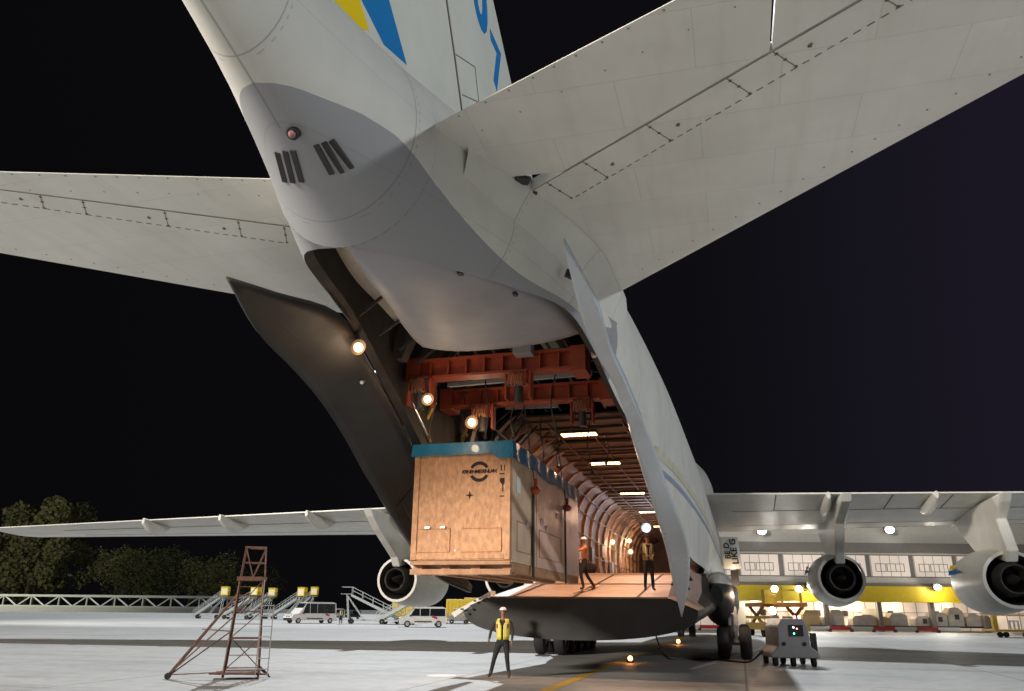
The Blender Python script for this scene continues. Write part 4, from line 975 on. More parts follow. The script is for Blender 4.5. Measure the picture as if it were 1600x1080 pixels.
person('person', 'person in dark trousers and light vest standing on the ramp with back to the hold', pr_, face - .05 + .1,
       {'elR': (.26, -.04, 1.20), 'wrR': (.12, -.22, 1.10), 'elL': (-.26, -.04, 1.20), 'wrL': (-.10, -.22, 1.12), 'knR': (.11, -.02, .5), 'anR': (.13, .0, .09), 'knL': (-.11, -.02, .50), 'anL': (-.13, .02, .09), 'turn': -.3}, vest=M['khaki'], helmet=False, scale=.93)
p_ = at(914, 905, Y=24.6)
person('person', 'person leaning towards the far end of the crate, one leg stretched out on the ramp', (p_.x, 24.6, 2.33), face - 1.3,
       {'elR': (.24, -.25, 1.30), 'wrR': (.18, -.45, 1.35), 'elL': (-.24, -.2, 1.28), 'wrL': (-.15, -.42, 1.3), 'knR': (.11, -.2, .55), 'anR': (.12, -.1, .09), 'knL': (-.11, .12, .50), 'anL': (-.13, .42, .1), 'turn': 0}, shirt=mat('orange_shirt', (.55, .22, .08), .7), vest=None, helmet=True, scale=.9)
p_ = at(532, 976, Z=0)
person('person', 'person in a pale top standing on the apron behind the rear of the minivan', (p_.x, p_.y, 0), face + .3,
       {'elR': (.25, -.02, 1.20), 'wrR': (.24, -.08, .95), 'elL': (-.25, -.02, 1.20), 'wrL': (-.24, -.08, .95), 'knR': (.11, -.02, .5), 'anR': (.12, 0, .09), 'knL': (-.11, 0, .5), 'anL': (-.12, 0, .09)}, vest=M['khaki'], helmet=False)

# ------------------------------------------------------------------ access tower
M['rusty'] = mat('rusty_steel', (.17, .07, .045), .75, noise=.5, scale=7, bump=.3, col2=(.05, .035, .03))
ft = at(378, 1060, Z=0); sc_k = 1.0
TW_S = .88
TW = thing('access_tower', 'rusty steel maintenance access tower on braced outriggers beside the parked stairs', 'access stand', (ft.x, ft.y, 0), face + .28 + .0)
W2 = .42; b = MB()
legs_ = [(-.52, -.45), (.45, -.45), (.45, .5), (-.52, .5)]; topz = 2.75
tops = [(-.36, -.3), (.30, -.3), (.30, .3), (-.36, .3)]
for (a, c) in zip(legs_, tops):
    q = MB(); q.bar((a[0], a[1], .06), (c[0], c[1], topz), .05); q.build('leg', M['rusty'], TW)
def tp(i, z): 
    a, c = legs_[i], tops[i]; t = (z - .06) / (topz - .06); return Vector((a[0] + (c[0] - a[0]) * t, a[1] + (c[1] - a[1]) * t, z))
b = MB()
for z in (.25, 1.1, 1.85, 2.3):
    for i in range(4): b.bar(tp(i, z), tp((i + 1) % 4, z), .032)
for i, (z0, z1) in ((0, (.25, 1.1)), (0, (1.1, 1.85)), (2, (.25, 1.1)), (1, (1.1, 2.3)), (3, (.25, 1.85)), (0, (1.85, 2.75))): b.bar(tp(i, z0), tp((i + 1) % 4, z1), .028)
for i, (z0, z1) in ((1, (.25, 1.1)), (2, (1.1, 1.85)), (3, (1.85, 2.7)), (1, (1.85, 2.7)), (3, (.25, 1.1)), (2, (1.85, 2.3))): b.bar(tp(i, z1), tp((i + 1) % 4, z0), .022)
for z in (.65, 1.5, 2.55): b.bar(tp(1, z), tp(2, z), .024); b.bar(tp(0, z), tp(1, z), .020)
b.build('bracing', M['rusty'], TW)
b = MB(); b.box((-.03, 0, 2.78), (.80, .72, .05)); b.box((-.03, -.37, 2.78), (.86, .03, .12)); b.box((-.03, .37, 2.78), (.86, .03, .12)); b.build('platform', M['rusty'], TW)
b = MB(); ct = [(-.36, -.33), (.34, -.33), (.34, .33), (-.36, .33)]
for (x, y) in ct: b.bar((x, y, 2.8), (x * .82, y * .95, 3.72), .042)
for i in range(4):
    a, c = ct[i], ct[(i + 1) % 4]; b.bar((a[0] * .82, a[1] * .95, 3.70), (c[0] * .82, c[1] * .95, 3.70), .042)
    mid = ((a[0] + c[0]) / 2, (a[1] + c[1]) / 2)
    b.bar((mid[0], mid[1], 2.82), (a[0] * .82, a[1] * .95, 3.68), .032); b.bar((mid[0], mid[1], 2.82), (c[0] * .82, c[1] * .95, 3.68), .032)
for i in range(4):
    a, c = ct[i], ct[(i + 1) % 4]; b.bar((a[0] * .91, a[1] * .97, 3.25), (c[0] * .91, c[1] * .97, 3.25), .028)
b.build('guard_rail', M['rusty'], TW)
b = MB(); A_ = Vector((-2.02, -.05, .12))
b.bar(A_, tp(0, 2.35), .045); b.bar(A_ + Vector((.05, .1, 0)), tp(3, 2.35), .045); b.bar(A_, tp(0, 1.7), .035); b.bar(A_ + Vector((.05, .1, 0)), tp(3, 1.3), .035); b.bar(A_, tp(0, .2), .03); b.bar((-1.25, -.15, 1.35), tp(0, 1.3), .03)
b.build('outrigger', M['rusty'], TW)
b = MB(); b.cyl(A_ + Vector((0, -.06, -.03)), A_ + Vector((0, .06, -.03)), .09, n=14); b.build('castor', M['tyre'], TW)
b = MB(); b.box((-.12, -.1, .16), (1.25, .9, .05)); b.bar((.45, -.45, .3), (.78, -.35, .05), .04); b.bar((.45, .5, .3), (.75, .45, .05), .04); b.bar((-.9, -.5, .17), (.7, -.5, .14), .05)
b.build('base_frame', M['rusty'], TW)
b = MB()
for x in (.36, .70): b.bar((x, -.58, .1), (x - .02, -.42, 2.05 if x > .5 else 2.75), .028)
for k in range(8): b.bar((.36, -.58 + k * .02, .28 + k * .29), (.70, -.58 + k * .02, .28 + k * .29), .024)
b.build('ladder', mat('galvanised', (.35, .35, .35), .5, metal=.4), TW); TW.scale = (TW_S,) * 3

# ------------------------------------------------------------------ vehicles
M['vanw'] = mat('van_white', (.84, .85, .86), .22, coat=.5, noise=.06, scale=2); M['glass'] = mat('car_glass', (.015, .018, .02), .06, spec=.8); M['bumper'] = mat('bumper', (.03, .03, .032), .6)
M['hl'] = mat('headlamp', (.6, .6, .6), .1, metal=.4); M['tl'] = mat('tail_lamp', (.35, .02, .02), .25)
def vehicle(name, label, loc, rz, L=4.9, W=1.9, H=1.9, nose=1.25, hood=1.05, rake=.75, paint=None, logo=None, group=None):
    paint = paint or M['vanw']
    t = thing(name, label, 'van' if H > 1.7 else 'car', loc, rz, group); x0 = -L / 2; x1 = L / 2   # nose towards -X
    prof = [(x0, .35), (x0 - .02, .75), (x0 + .12, hood - .08), (x0 + nose * .75, hood + .06), (x0 + nose + rake * .98, H - .07), (x0 + nose + rake + .35, H), (x1 - .5, H), (x1 - .12, H - .12), (x1 - .02, 1.0), (x1, .38)]
    def wid(z): return W / 2 * (1 if z < 1.0 else 1 - .13 * (z - 1.0) / (H - 1.0))
    b = MB(); n = len(prof); A = [Vector((x, -wid(z), z)) for x, z in prof]; B = [Vector((x, wid(z), z)) for x, z in prof]
    C0 = [Vector((x, 0, z + .0)) for x, z in prof]
    b.loft([A, [v * 1 for v in C0], B], closed=True, smooth=False)
    for s_, Q in ((-1, A), (1, B)): b.add(Q, [tuple(range(n))])
    b.build('body', paint, t, bevel=.05)
    e_ = .012
    for s_ in (-1, 1):                    # side windows
        zz0, zz1 = hood + .07, H - .18; xa = x0 + nose + .18
        cuts = [(xa, xa + .95), (xa + 1.02, xa + 1.95), (xa + 2.02, x1 - .22)]
        for k, (u0, u1) in enumerate(cuts):
            b = MB(); top0 = u0 + (rake * .62 if k == 0 else 0)
            pts = [(u0, zz0), (u1, zz0), (u1, zz1), (top0, zz1)]
            b.prism([Vector((x, s_ * (wid(z) + e_), z)) for x, z in pts], (0, -s_ * .01, 0)); b.build('side_window', M['glass'], t)
        b = MB()
        for z in (.55,): b.box(((x0 + x1) / 2, s_ * (W / 2 + .012), z), (L * .36, .02, .12))
        b.build('side_moulding', M['bumper'], t)
        b = MB(); b.box((x0 + nose + .15, s_ * (W / 2 + .11), hood + .1), (.1, .2, .16)); b.build('mirror', M['bumper'], t, bevel=.02)
        if logo:
            b = MB(); b.box((x1 - 1.3, s_ * (W / 2 + .012), .98), (.55, .015, .22), Matrix.Rotation(.3, 3, 'Y')); b.build('door_emblem', logo, t)
    def on_front(z0, z1, w0, w1, name, m_, px0, px1):
        b = MB(); b.prism([Vector((px0, -w0, z0)), Vector((px0, w0, z0)), Vector((px1, w1, z1)), Vector((px1, -w1, z1))], (.02, 0, .0)); b.build(name, m_, t)
    on_front(hood + .12, H - .13, W / 2 - .12, W / 2 - .2, 'windscreen', M['glass'], x0 + nose * .75 + .12 - .02, x0 + nose + rake * .90 - .035)
    b = MB(); b.box((x0 + .03, 0, .48), (.14, W * .97, .32)); b.build('front_bumper', M['bumper'], t, bevel=.04)
    b = MB(); b.box((x0 + .02, 0, .80), (.06, W * .42, .14)); b.build('grille', M['bumper'], t)
    for s_ in (-1, 1):
        b = MB(); b.box((x0 + .06, s_ * (W / 2 - .27), .84), (.14, .36, .17)); b.build('headlight', M['hl'], t, bevel=.03)
        b = MB(); b.box((x1 - .02, s_ * (W / 2 - .08), 1.15), (.06, .14, .45)); b.build('tail_light', M['tl'], t)
    b = MB(); b.prism([Vector((x1 - .02, -W / 2 + .2, 1.1)), Vector((x1 - .02, W / 2 - .2, 1.1)), Vector((x1 - .10, W / 2 - .25, H - .2)), Vector((x1 - .10, -W / 2 + .25, H - .2))], (.02, 0, 0)); b.build('rear_window', M['glass'], t)
    b = MB(); b.box((x1 - .0, 0, .45), (.12, W * .96, .24)); b.build('rear_bumper', M['bumper'], t)
    for x in (x0 + .85, x1 - .85):
        for s_ in (-1, 1):
            b = MB(); b.lathe([(-.1, .2), (-.1, .30), (-.06, .33), (.06, .33), (.1, .30), (.1, .2)], (x, s_ * (W / 2 - .08), .33), (0, 1, 0), 20); wl = b.build('wheel', M['tyre'], t)
            b = MB(); b.lathe([(s_ * .085, .02), (s_ * .10, .2), (-s_ * .05, .21)], (x, s_ * (W / 2 - .08), .33), (0, 1, 0), 14); b.build('rim', M['hl'], wl)
    return t
hd = YAW                                   # camera heading
def place(px, py, lift=0): 
    p = at(px, py, Z=0); return (p.x, p.y, 0)
emb = mat('emblem_red', (.55, .06, .12), .4)
vehicle('minivan', 'white minivan with black front bumper parked on the apron, nose to the left', place(484, 974), hd + .75, 6.0, 2.2, 2.45, 1.15, 1.08, .8, logo=emb)
vehicle('minivan', 'small white people carrier with roof rails parked left of the ramp', place(660, 980), hd + .15, 4.9, 1.9, 2.0, .95, 1.02, .7, logo=emb)
vehicle('minivan', 'small white van standing behind the rear of the larger minivan', (place(517, 969)), hd + 1.0, 4.2, 1.8, 1.75, .9, 1.0, .7)
vehicle('car', 'dark car facing the apron, left of the tall white stairs', (place(546, 968)), hd + 1.25, 4.4, 1.8, 1.5, 1.2, .92, .7, paint=mat('car_dark', (.05, .055, .06), .2, coat=.6))
# baggage tug by the ramp edge
def tug(label, loc, rz):
    t = thing('baggage_tug', label, 'tug', loc, rz)
    b = MB(); b.prism([(-1.4, -.7, .35), (1.3, -.7, .35), (1.3, -.7, 1.0), (.2, -.7, 1.0), (.1, -.7, .75), (-.5, -.7, .78), (-.7, -.7, 1.15), (-1.35, -.7, 1.05)], (0, 1.4, 0)); b.build('body', M['grey'], t, bevel=.05)
    b = MB()
    for x in (-.6, .9):
        for y in (-.6, .6): b.bar((x, y, 1.0), (x, y, 1.85), .05)
    b.build('canopy_post', M['dark'], t); b = MB(); b.box((.15, 0, 1.88), (1.8, 1.4, .06)); b.build('canopy', M['vanw'], t)
    for x in (-.95, .9):
        for s_ in (-1, 1):
            b = MB(); b.lathe([(-.1, .1), (-.1, .27), (.1, .27), (.1, .1)], (x, s_ * .68, .28), (0, 1, 0), 18); b.build('wheel', M['tyre'], t)
    return t
tug('grey baggage tug parked between the people carrier and the ramp', place(717, 975), hd + .1)

# ------------------------------------------------------------------ passenger stairs
M['steel_pale'] = mat('pale_steel', (.45, .50, .50), .5, noise=.1); M['sign_y'] = mat('canopy_yellow', (.80, .58, .02), .45, emit=(.9, .62, .02), es=.05); M['sign_w'] = mat('sign_panel', (.8, .78, .6), .5, emit=(1, .9, .6), es=.08)
def stairs(label, loc, rz, H=3.6, L=6.5, canopy=True, paint=None, group='passenger stairs parked along the apron edge'):
    t = thing('passenger_stairs', label, 'stairs', loc, rz, group); paint = paint or M['steel_pale']
    W = 1.6; x0, x1 = -L / 2, L / 2        # climbs towards +X
    for s_ in (-1, 1):
        b = MB(); b.prism([(x0, s_ * W / 2, .35), (x0 + .5, s_ * W / 2, .35), (x1 - .8, s_ * W / 2, H - .3), (x1 - .8, s_ * W / 2, H), (x0, s_ * W / 2, .65)], (0, .06, 0)); b.build('stringer', paint, t)
        b = MB(); b.bar((x0 + .1, s_ * W / 2, 1.5), (x1 - .9, s_ * W / 2, H + .95), .06); b.bar((x0 + .1, s_ * W / 2, 1.1), (x1 - .9, s_ * W / 2, H + .5), .05)
        for k in range(6): x = x0 + .1 + (x1 - x0 - 1) * k / 5; z = .5 + (H - .5) * k / 5; b.bar((x, s_ * W / 2, z), (x, s_ * W / 2, z + 1.0), .05)
        b.bar((x1 - .8, s_ * W / 2, H + .95), (x1 + .6, s_ * W / 2, H + .95), .05); b.build('handrail', paint, t)
    b = MB(); n = int(H / .2)
    for k in range(n): b.box((x0 + .3 + (x1 - x0 - 1.2) * k / n, 0, .5 + (H - .5) * k / n), (.28, W - .1, .04))
    b.box((x1 - .1, 0, H), (1.5, W, .08)); b.build('treads', M['grey'], t)
    b = MB()
    for s_ in (-1, 1): b.bar((x1 - .6, s_ * W / 2, .5), (x1 - .2, s_ * W / 2, H), .1); b.bar((x1 - 2.8, s_ * W / 2, .5), (x1 - .3, s_ * W / 2, H - .3), .08)
    b.box((0, 0, .5), (L * .9, W * .9, .22)); b.build('chassis', paint, t)
    for x in (x0 + 1, x1 - 1):
        for s_ in (-1, 1):
            b = MB(); b.lathe([(-.12, .1), (-.12, .36), (.12, .36), (.12, .1)], (x, s_ * .8, .36), (0, 1, 0), 16); b.build('wheel', M['tyre'], t)
    if canopy:
        b = MB(); b.box((x1 - .1, -W / 2 - .02, H + 1.0), (1.3, .05, 1.45)); b.box((x1 - .1, W / 2 + .02, H + 1.05), (1.5, .05, 1.55)); b.box((x1 - .1, 0, H + 1.85), (1.5, W, .06)); b.build('canopy', M['sign_y'], t)
        b = MB(); b.box((x1 - .1, -W / 2 - .06, H + 1.0), (1.0, .03, .95)); b.build('canopy_window', M['sign_w'], t)
    t.scale = (.86,) * 3
    return t
def at_f(px, f): 
    p = at(px, 952, f=f); return (p.x, p.y, 0)
stairs('passenger stairs with yellow canopy directly behind the access tower', at_f(326, 132), hd + .15, 3.9, 5.4)
stairs('blue-grey passenger stairs climbing to the right, first from the access tower', at_f(372, 128), hd - .1, 3.8, 6.2)
stairs('passenger stairs whose lit yellow canopy stands alone left of the minivan', at_f(404, 138), hd + .05, 3.9, 5)
stairs('passenger stairs climbing to the right behind the front of the minivan', at_f(446, 132), hd - .05, 3.9, 6)
stairs('passenger stairs with square yellow canopy above the roof of the minivan', at_f(470, 142), hd + .1, 4.3, 5)
t = stairs('tall white stairs going down to the right beside the aircraft engine', at_f(586, 100), hd + math.pi + .1, 4.0, 8.5, canopy=False)
stairs('low stairs with bare rails under the left engine', at_f(622, 98), hd - .15, 3.2, 6.0, canopy=False)

# ------------------------------------------------------------------ long truss barrier at the edge of the apron
M['truss'] = mat('truss_white', (.58, .62, .58), .55, noise=.15)
pl0 = cw(-300, 252); pl1 = cw(-76, 243)
TB = thing('truss_barrier', 'long pale lattice truss lying along the far left edge of the apron', 'barrier', (pl0.x, pl0.y, 0))
b = MB(); d = pl1 - pl0; Lb = d.length; ux = d / Lb; off = pl0
for z, w_ in ((1.6, .5), (4.6, .65)): b.bar(Vector((0, 0, z)), ux * Lb + Vector((0, 0, z)), w_, w_)
b.build('chord', M['truss'], TB)
b = MB(); n = 26
for k in range(n):
    a = ux * Lb * k / n; c = ux * Lb * (k + 1) / n; b.bar(a + Vector((0, 0, 1.6)), a + Vector((0, 0, 4.6)), .32); mid = (a + c) / 2
    b.bar(a + Vector((0, 0, 4.6)), mid + Vector((0, 0, 1.6)), .3); b.bar(c + Vector((0, 0, 4.6)), mid + Vector((0, 0, 1.6)), .3)
b.build('lattice', M['truss'], TB)
b = MB(); b.box(ux * Lb / 2 + Vector((0, 0, .75)), (Lb, .6, 1.4), math.atan2(ux.y, ux.x)); b.build('kerb', mat('kerb_pale', (.50, .52, .50), .7, noise=.2), TB)

# ------------------------------------------------------------------ trees
M['leaf'] = mat('leaves', (.16, .16, .07), .75, noise=.55, scale=.35, spec=.2); M['leaf2'] = mat('leaves_dark', (.075, .08, .04), .8, noise=.5, scale=.35, spec=.1); M['bark'] = mat('bark', (.07, .055, .04), .9)
def tree(label, loc, H, W, leaf, n=2600, seed=0):
    rnd = random.Random(seed); t = thing('broadleaf_tree', label, 'tree', loc, 0, 'trees beyond the apron edge')
    b = MB(); b.cyl((0, 0, 0), (0, 0, H * .45), .035 * H * .5, .02 * H * .5, 8); cl = []
    for k in range(9):
        a = rnd.uniform(0, 6.28); e = Vector((math.cos(a) * W * .3, math.sin(a) * W * .3, H * rnd.uniform(.5, .85))); b.cyl((0, 0, H * rnd.uniform(.25, .42)), e, .09, .03, 6); cl.append(e)
    b.build('trunk', M['bark'], t)
    blobs = [(Vector((rnd.gauss(0, W * .24), rnd.gauss(0, W * .24), H * rnd.uniform(.28, .9))), W * rnd.uniform(.11, .22)) for _ in range(24)] + [(e, W * .16) for e in cl]
    b = MB(); 
    for _ in range(n):
        c, r_ = rnd.choice(blobs); v = Vector((rnd.gauss(0, 1), rnd.gauss(0, 1), rnd.gauss(0, 1))).normalized() * r_ * rnd.uniform(.6, 1.05); p = c + v
        s_ = rnd.uniform(.28, .62) * H / 22; u = Vector((rnd.gauss(0, 1), rnd.gauss(0, 1), rnd.gauss(0, 1))).normalized(); w_ = u.orthogonal().normalized()
        b.add([p - u * s_, p + w_ * s_ * .6, p + u * s_, p - w_ * s_ * .6], [(0, 1, 2, 3)])
    b.build('crown', leaf, t, fix=False)
    return t
tree('tall leafy tree rising above the left wing tip', cw(-178, 298), 40, 27, M['leaf'], 9000, 3)
names_ = ['leftmost tree below the left wing tip', 'rounded tree under the left wing, second from the left edge', 'olive-green tree below the wing, third from the left edge', 'dark tree behind the middle of the truss barrier', 'lower bushy tree left of the access tower', 'dark tree directly behind the access tower', 'dark tree behind the yellow stair canopies', 'dark tree behind the minivan roof', 'dark tree behind the tall white stairs', 'dim tree behind the left engine']
for i, (r_, H_, lf) in enumerate(((-139, 15, 'leaf'), (-127, 13, 'leaf2'), (-108, 16, 'leaf'), (-95, 15, 'leaf2'), (-82, 13.5, 'leaf'), (-71, 11, 'leaf2'))):
    tree(names_[i], cw(r_ * 1.42, 300 + (i % 3) * 7), H_ * 1.5, 25, M[lf], 4200, 20 + i)

# ------------------------------------------------------------------ cargo terminal on the right
FT_ = 86.0
M['clad'] = mat('cladding', (.55, .54, .50), .6, noise=.1); M['clad_d'] = mat('cladding_dark', (.20, .19, .18), .6, noise=.1); M['yel'] = mat('fascia_yellow', (.72, .52, .02), .5, noise=.1)
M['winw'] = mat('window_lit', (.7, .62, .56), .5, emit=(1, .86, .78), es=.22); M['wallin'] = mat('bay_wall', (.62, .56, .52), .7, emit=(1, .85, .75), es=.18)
TM = thing('cargo_terminal', 'long cargo terminal with yellow fascia, lit loading bays and window band', 'building', cw(22, FT_), hd)
XA, XB = -16.5, 46.0; DZ = 26
def tb(x0, x1, y0, y1, z0, z1): return ((x0 + x1) / 2, (y0 + y1) / 2, (z0 + z1) / 2), (abs(x1 - x0), abs(y1 - y0), abs(z1 - z0))
b = MB(); b.box(*tb(XA, XB, .6, DZ, 7.9, 12.1)); b.box(*tb(XA, XB, .6, DZ, 4.6, 5.5)); b.box(*tb(XA, XB, 3.2, DZ, 0, 4.5)); b.build('wall', M['clad'], TM)
b = MB(); b.box(*tb(XA, XB, .2, DZ, 8.1, 9.1)); b.build('canopy_band', M['clad_d'], TM)
b = MB(); b.box(*tb(XA - .2, XB, -.4, DZ, 12.1, 12.5)); b.build('roof', M['clad_d'], TM)
b = MB(); b.box(*tb(XA, XB, .15, 1.1, 4.56, 4.9)); b.box(*tb(XA, XB, .9, DZ, 5.5, 7.9)); b.build('window_band_wall', M['clad_d'], TM)
b = MB(); b.box(*tb(XA, XB, -.5, 3.3, 2.95, 4.55)); b.build('fascia', M['yel'], TM)
x = XA + .6; k = 0
while x < XB - 4:
    w_ = 4.2; b = MB(); b.box(*tb(x, x + w_, .80, .90, 5.62, 7.8)); f_ = b.build('window', M['winw'], TM)
    b = MB()
    for q in range(4): b.box(*tb(x + q * 1.05, x + q * 1.05 + .04, .77, .80, 5.62, 7.8))
    for (u0, u1) in ((.5, 1.6), (1.75, 3.6)):
        for z in (6.1, 6.9): b.box(*tb(x + u0, x + u1, .76, .80, z, z + .06))
        for u in (u0, (u0 + u1) / 2, u1): b.box(*tb(x + u - .03, x + u + .03, .76, .80, 6.1, 6.96))
    b.build('frame', M['clad_d'], f_); x += 4.75; k += 1
b = MB()
b.box(*tb(XA, XB, 3.1, 3.18, .1, 2.95)); b.build('bay_back_wall', M['wallin'], TM)
b = MB()
x = XA
while x < XB:
    b.box(*tb(x, x + .04, 3.02, 3.09, .1, 2.95)); x += 1.4
b.box(*tb(XA, XB, 3.02, 3.09, 1.9, 1.95)); b.build('bay_panel_joint', M['clad_d'], TM)
x = XA
while x < XB:
    b = MB(); b.box(*tb(x, x + .45, .0, .5, 0, 2.95)); b.build('column', M['clad_d'], TM); x += 5.6
for x in (XA + 7, XA + 13.5, XA + 17, XA + 22, XA + 28, XA + 31, XA + 36, XA + 41):
    b = MB(); b.box(*tb(x, x + .6, 2.95, 3.01, 1.5, 2.1)); b.build('bay_window', M['black'], TM)
# floodlamps on the terminal
for i, (px, py) in enumerate(((1190, 830), (1390, 828), (1267, 916), (1465, 918))):
    p = at(px, py, f=FT_ - (.6 if i < 2 else 1.2)); q = TM.matrix_world if False else None
    lp = thing('flood_lamp', ['upper flood lamp on the terminal, nearest the aircraft body', 'upper flood lamp on the terminal, between the two right engines', 'flood lamp on the yellow fascia left of the inner right engine', 'flood lamp on the yellow fascia between the two right engines'][i], 'lamp', tuple(p), hd, 'flood lamps on the cargo terminal')
    r_ = .42 if i < 2 else .34
    b = MB(); b.sphere((0, -.05, 0), r_, 14, (1.15, .5, .85)); b.build('lens', M['lamp_white'], lp)
    b = MB(); b.box((0, .25, .1), (r_ * 2.3, .3, r_ * 1.8)); b.box((0, .75, .3), (.1, .9, .1)); b.build('housing', M['dark'], lp)
    light('terminal_light', 'SPOT', p + cw(0, -.6, 0), 1500 if i < 2 else 1300, (1, .96, .88), p + cw(0, -12, -16 if i < 2 else -8), .3, 95, .5)
    if i > 1: light('fascia_glow', 'POINT', p + cw(0, -.55, -.1), 220, (1, .93, .75), size=.2)
for px in (1180, 1240, 1340, 1400, 1480, 1560): light('bay_light', 'POINT', at(px, 944, f=FT_ + 1.8) , 160, (1, .86, .75), size=.3)
light('bay_light', 'POINT', at(1300, 944, f=FT_ + 1.8), 300, (1, .86, .75), size=.3)
# cargo units in the bays
M['wrapc'] = mat('wrapped_cargo', (.48, .45, .42), .35, noise=.3, scale=1.5, bump=.5); M['card'] = mat('cardboard', (.42, .30, .17), .7, noise=.2)
cl = [('low pallet of grey wrapped freight', .0, 'wrapc'), ('cardboard cartons on a pallet', 1, 'card')]
spots = [(1290, .8, 'wrapc'), (1340, 1.0, 'wrapc'), (1352, 1.1, 'wrapc'), (1375, .9, 'card'), (1400, 1.3, 'wrapc'), (1438, 1.0, 'wrapc'), (1463, 1.4, 'wrapc'), (1490, 1.9, 'wrapc'), (1517, 1.3, 'wrapc'), (1532, 1.1, 'card'), (1305, 1.6, 'wrapc'), (1264, 1.5, 'card')]
desc = ['grey wrapped freight pallet under the inner right engine', 'small wrapped pallet just right of the inner right engine', 'low wrapped pallet beside the first bay column right of the engine', 'brown carton pallet in the bay left of the white freight stack', 'peaked white-grey freight stack in the bay below the lamp', 'low wrapped pallet with dark opening, right of the middle column', 'boxy grey freight unit with dark hatch below the yellow fascia lamp', 'tallest grey freight unit with peaked top in the bays', 'wrapped freight unit left of the outer engine', 'brown freight pallet just left of the outer engine', 'freight stack with bright top under the inner right engine', 'brown carton stack in the bay behind the ground power unit']
for i, (px, h_, mt) in enumerate(spots):
    p = at(px, 970, f=FT_ + 1.3); w_ = random.uniform(1.4, 1.9)
    t = thing('cargo_pallet', desc[i], 'cargo', (p.x, p.y, 0), hd + random.uniform(-.1, .1), 'cargo pallets in the loading bays')
    b = MB(); b.box((0, 0, .42 + .08), (w_ + .2, 1.6, .16)); b.build('pallet', M['dark'], t)
    b = MB(); zz = .58
    b.prism([(-w_ / 2, -.7, zz), (w_ / 2, -.7, zz), (w_ / 2, -.7, zz + h_ * .8), (w_ * .2, -.7, zz + h_), (-w_ * .3, -.7, zz + h_), (-w_ / 2, -.7, zz + h_ * .7)], (0, 1.4, 0)); b.build('load', M[mt], t, bevel=.04)
    if i in (5, 6, 7): b = MB(); b.box((.1, -.72, zz + h_ * .5), (.45, .03, .5)); b.build('hatch', M['dark'], t)
# red and white barrier boards along the apron
M['red'] = mat('board_red', (.50, .02, .03), .5); M['bwhite'] = mat('board_white', (.6, .6, .58), .5)
p0 = cw(16, FT_ - 3.2); n = 0
bb = thing('barrier_boards', 'low red and white barrier boards along the front of the loading bays', 'barrier', (p0.x, p0.y, 0), hd)
for k in range(14):
    b = MB(); b.box((k * 2.2, 0, .36), (2.18, .10, .34)); b.build('board', M['red'] if k % 2 == 0 else M['bwhite'], bb)
    b = MB(); b.box((k * 2.2 - 1.1, 0, .14), (.22, .4, .26)); b.build('foot', M['dark'], bb)

# ------------------------------------------------------------------ yellow cargo loader
M['ly'] = mat('loader_yellow', (.70, .42, .02), .5, noise=.2); M['lo'] = mat('loader_orange', (.60, .24, .03), .5, noise=.2)
pl = at(1222, 985, Z=0); LD = thing('cargo_loader', 'yellow cargo loader with bright work lights behind the ground power unit', 'loader', (pl.x * .72, pl.y * .72, 0), hd - .06)
b = MB(); b.box((0, 1.5, .75), (3.4, 6, .5)); b.box((0, 2.5, 1.4), (3.2, 4.5, .2)); b.build('chassis', M['ly'], LD)
b = MB()
for s_ in (-1, 1): b.bar((s_ * 1.5, -.8, .8), (s_ * 1.5, 3.5, 2.2), .18); b.bar((s_ * 1.5, 3.5, .8), (s_ * 1.5, -.8, 2.2), .18)
b.build('scissor_arm', M['lo'], LD)
b = MB(); b.box((0, 1.4, 2.35), (3.4, 5.6, .3)); b.build('bridge_platform', M['lo'], LD)
b = MB(); b.box((-1.2, -1.7, 2.9), (.9, .9, 1.0)); b.bar((-.2, -1.6, 2.4), (-.2, -1.6, 3.7), .12); b.bar((1.2, -1.6, 2.4), (1.2, -1.6, 3.4), .12); b.bar((-1.6, -1.6, 3.4), (1.6, -1.6, 3.4), .1); b.build('cab_frame', M['ly'], LD)
for s_ in (-1, 1):
    for y in (-.6, 3.5): b = MB(); b.lathe([(-.15, .1), (-.15, .42), (.15, .42), (.15, .1)], (s_ * 1.5, y, .42), (1, 0, 0), 18); b.build('wheel', M['tyre'], LD)
for (x, z, r_) in ((-.9, 3.45, .24), (.9, 3.45, .24), (-1.2, 1.9, .27)):
    b = MB(); b.lathe([(-.02, .01), (-.02, r_ * .9), (.1, r_)], (x, -2.3, z), (0, -1, 0), 20); lm = b.build('work_light', M['lamp_white'], LD)
    b = MB(); b.lathe([(0, r_ * 1.02), (-.25, r_ * .8), (-.3, .02)], (x, -2.3, z), (0, -1, 0), 20); b.build('housing', M['dark'], lm)
lq = LD.location
light('loader_light', 'SPOT', Vector((lq.x, lq.y, 2.8)) + cw(0, -2.6, 0), 700, (1, .97, .9), (lq.x * .6, lq.y - 15, -3), .3, 80, .6)

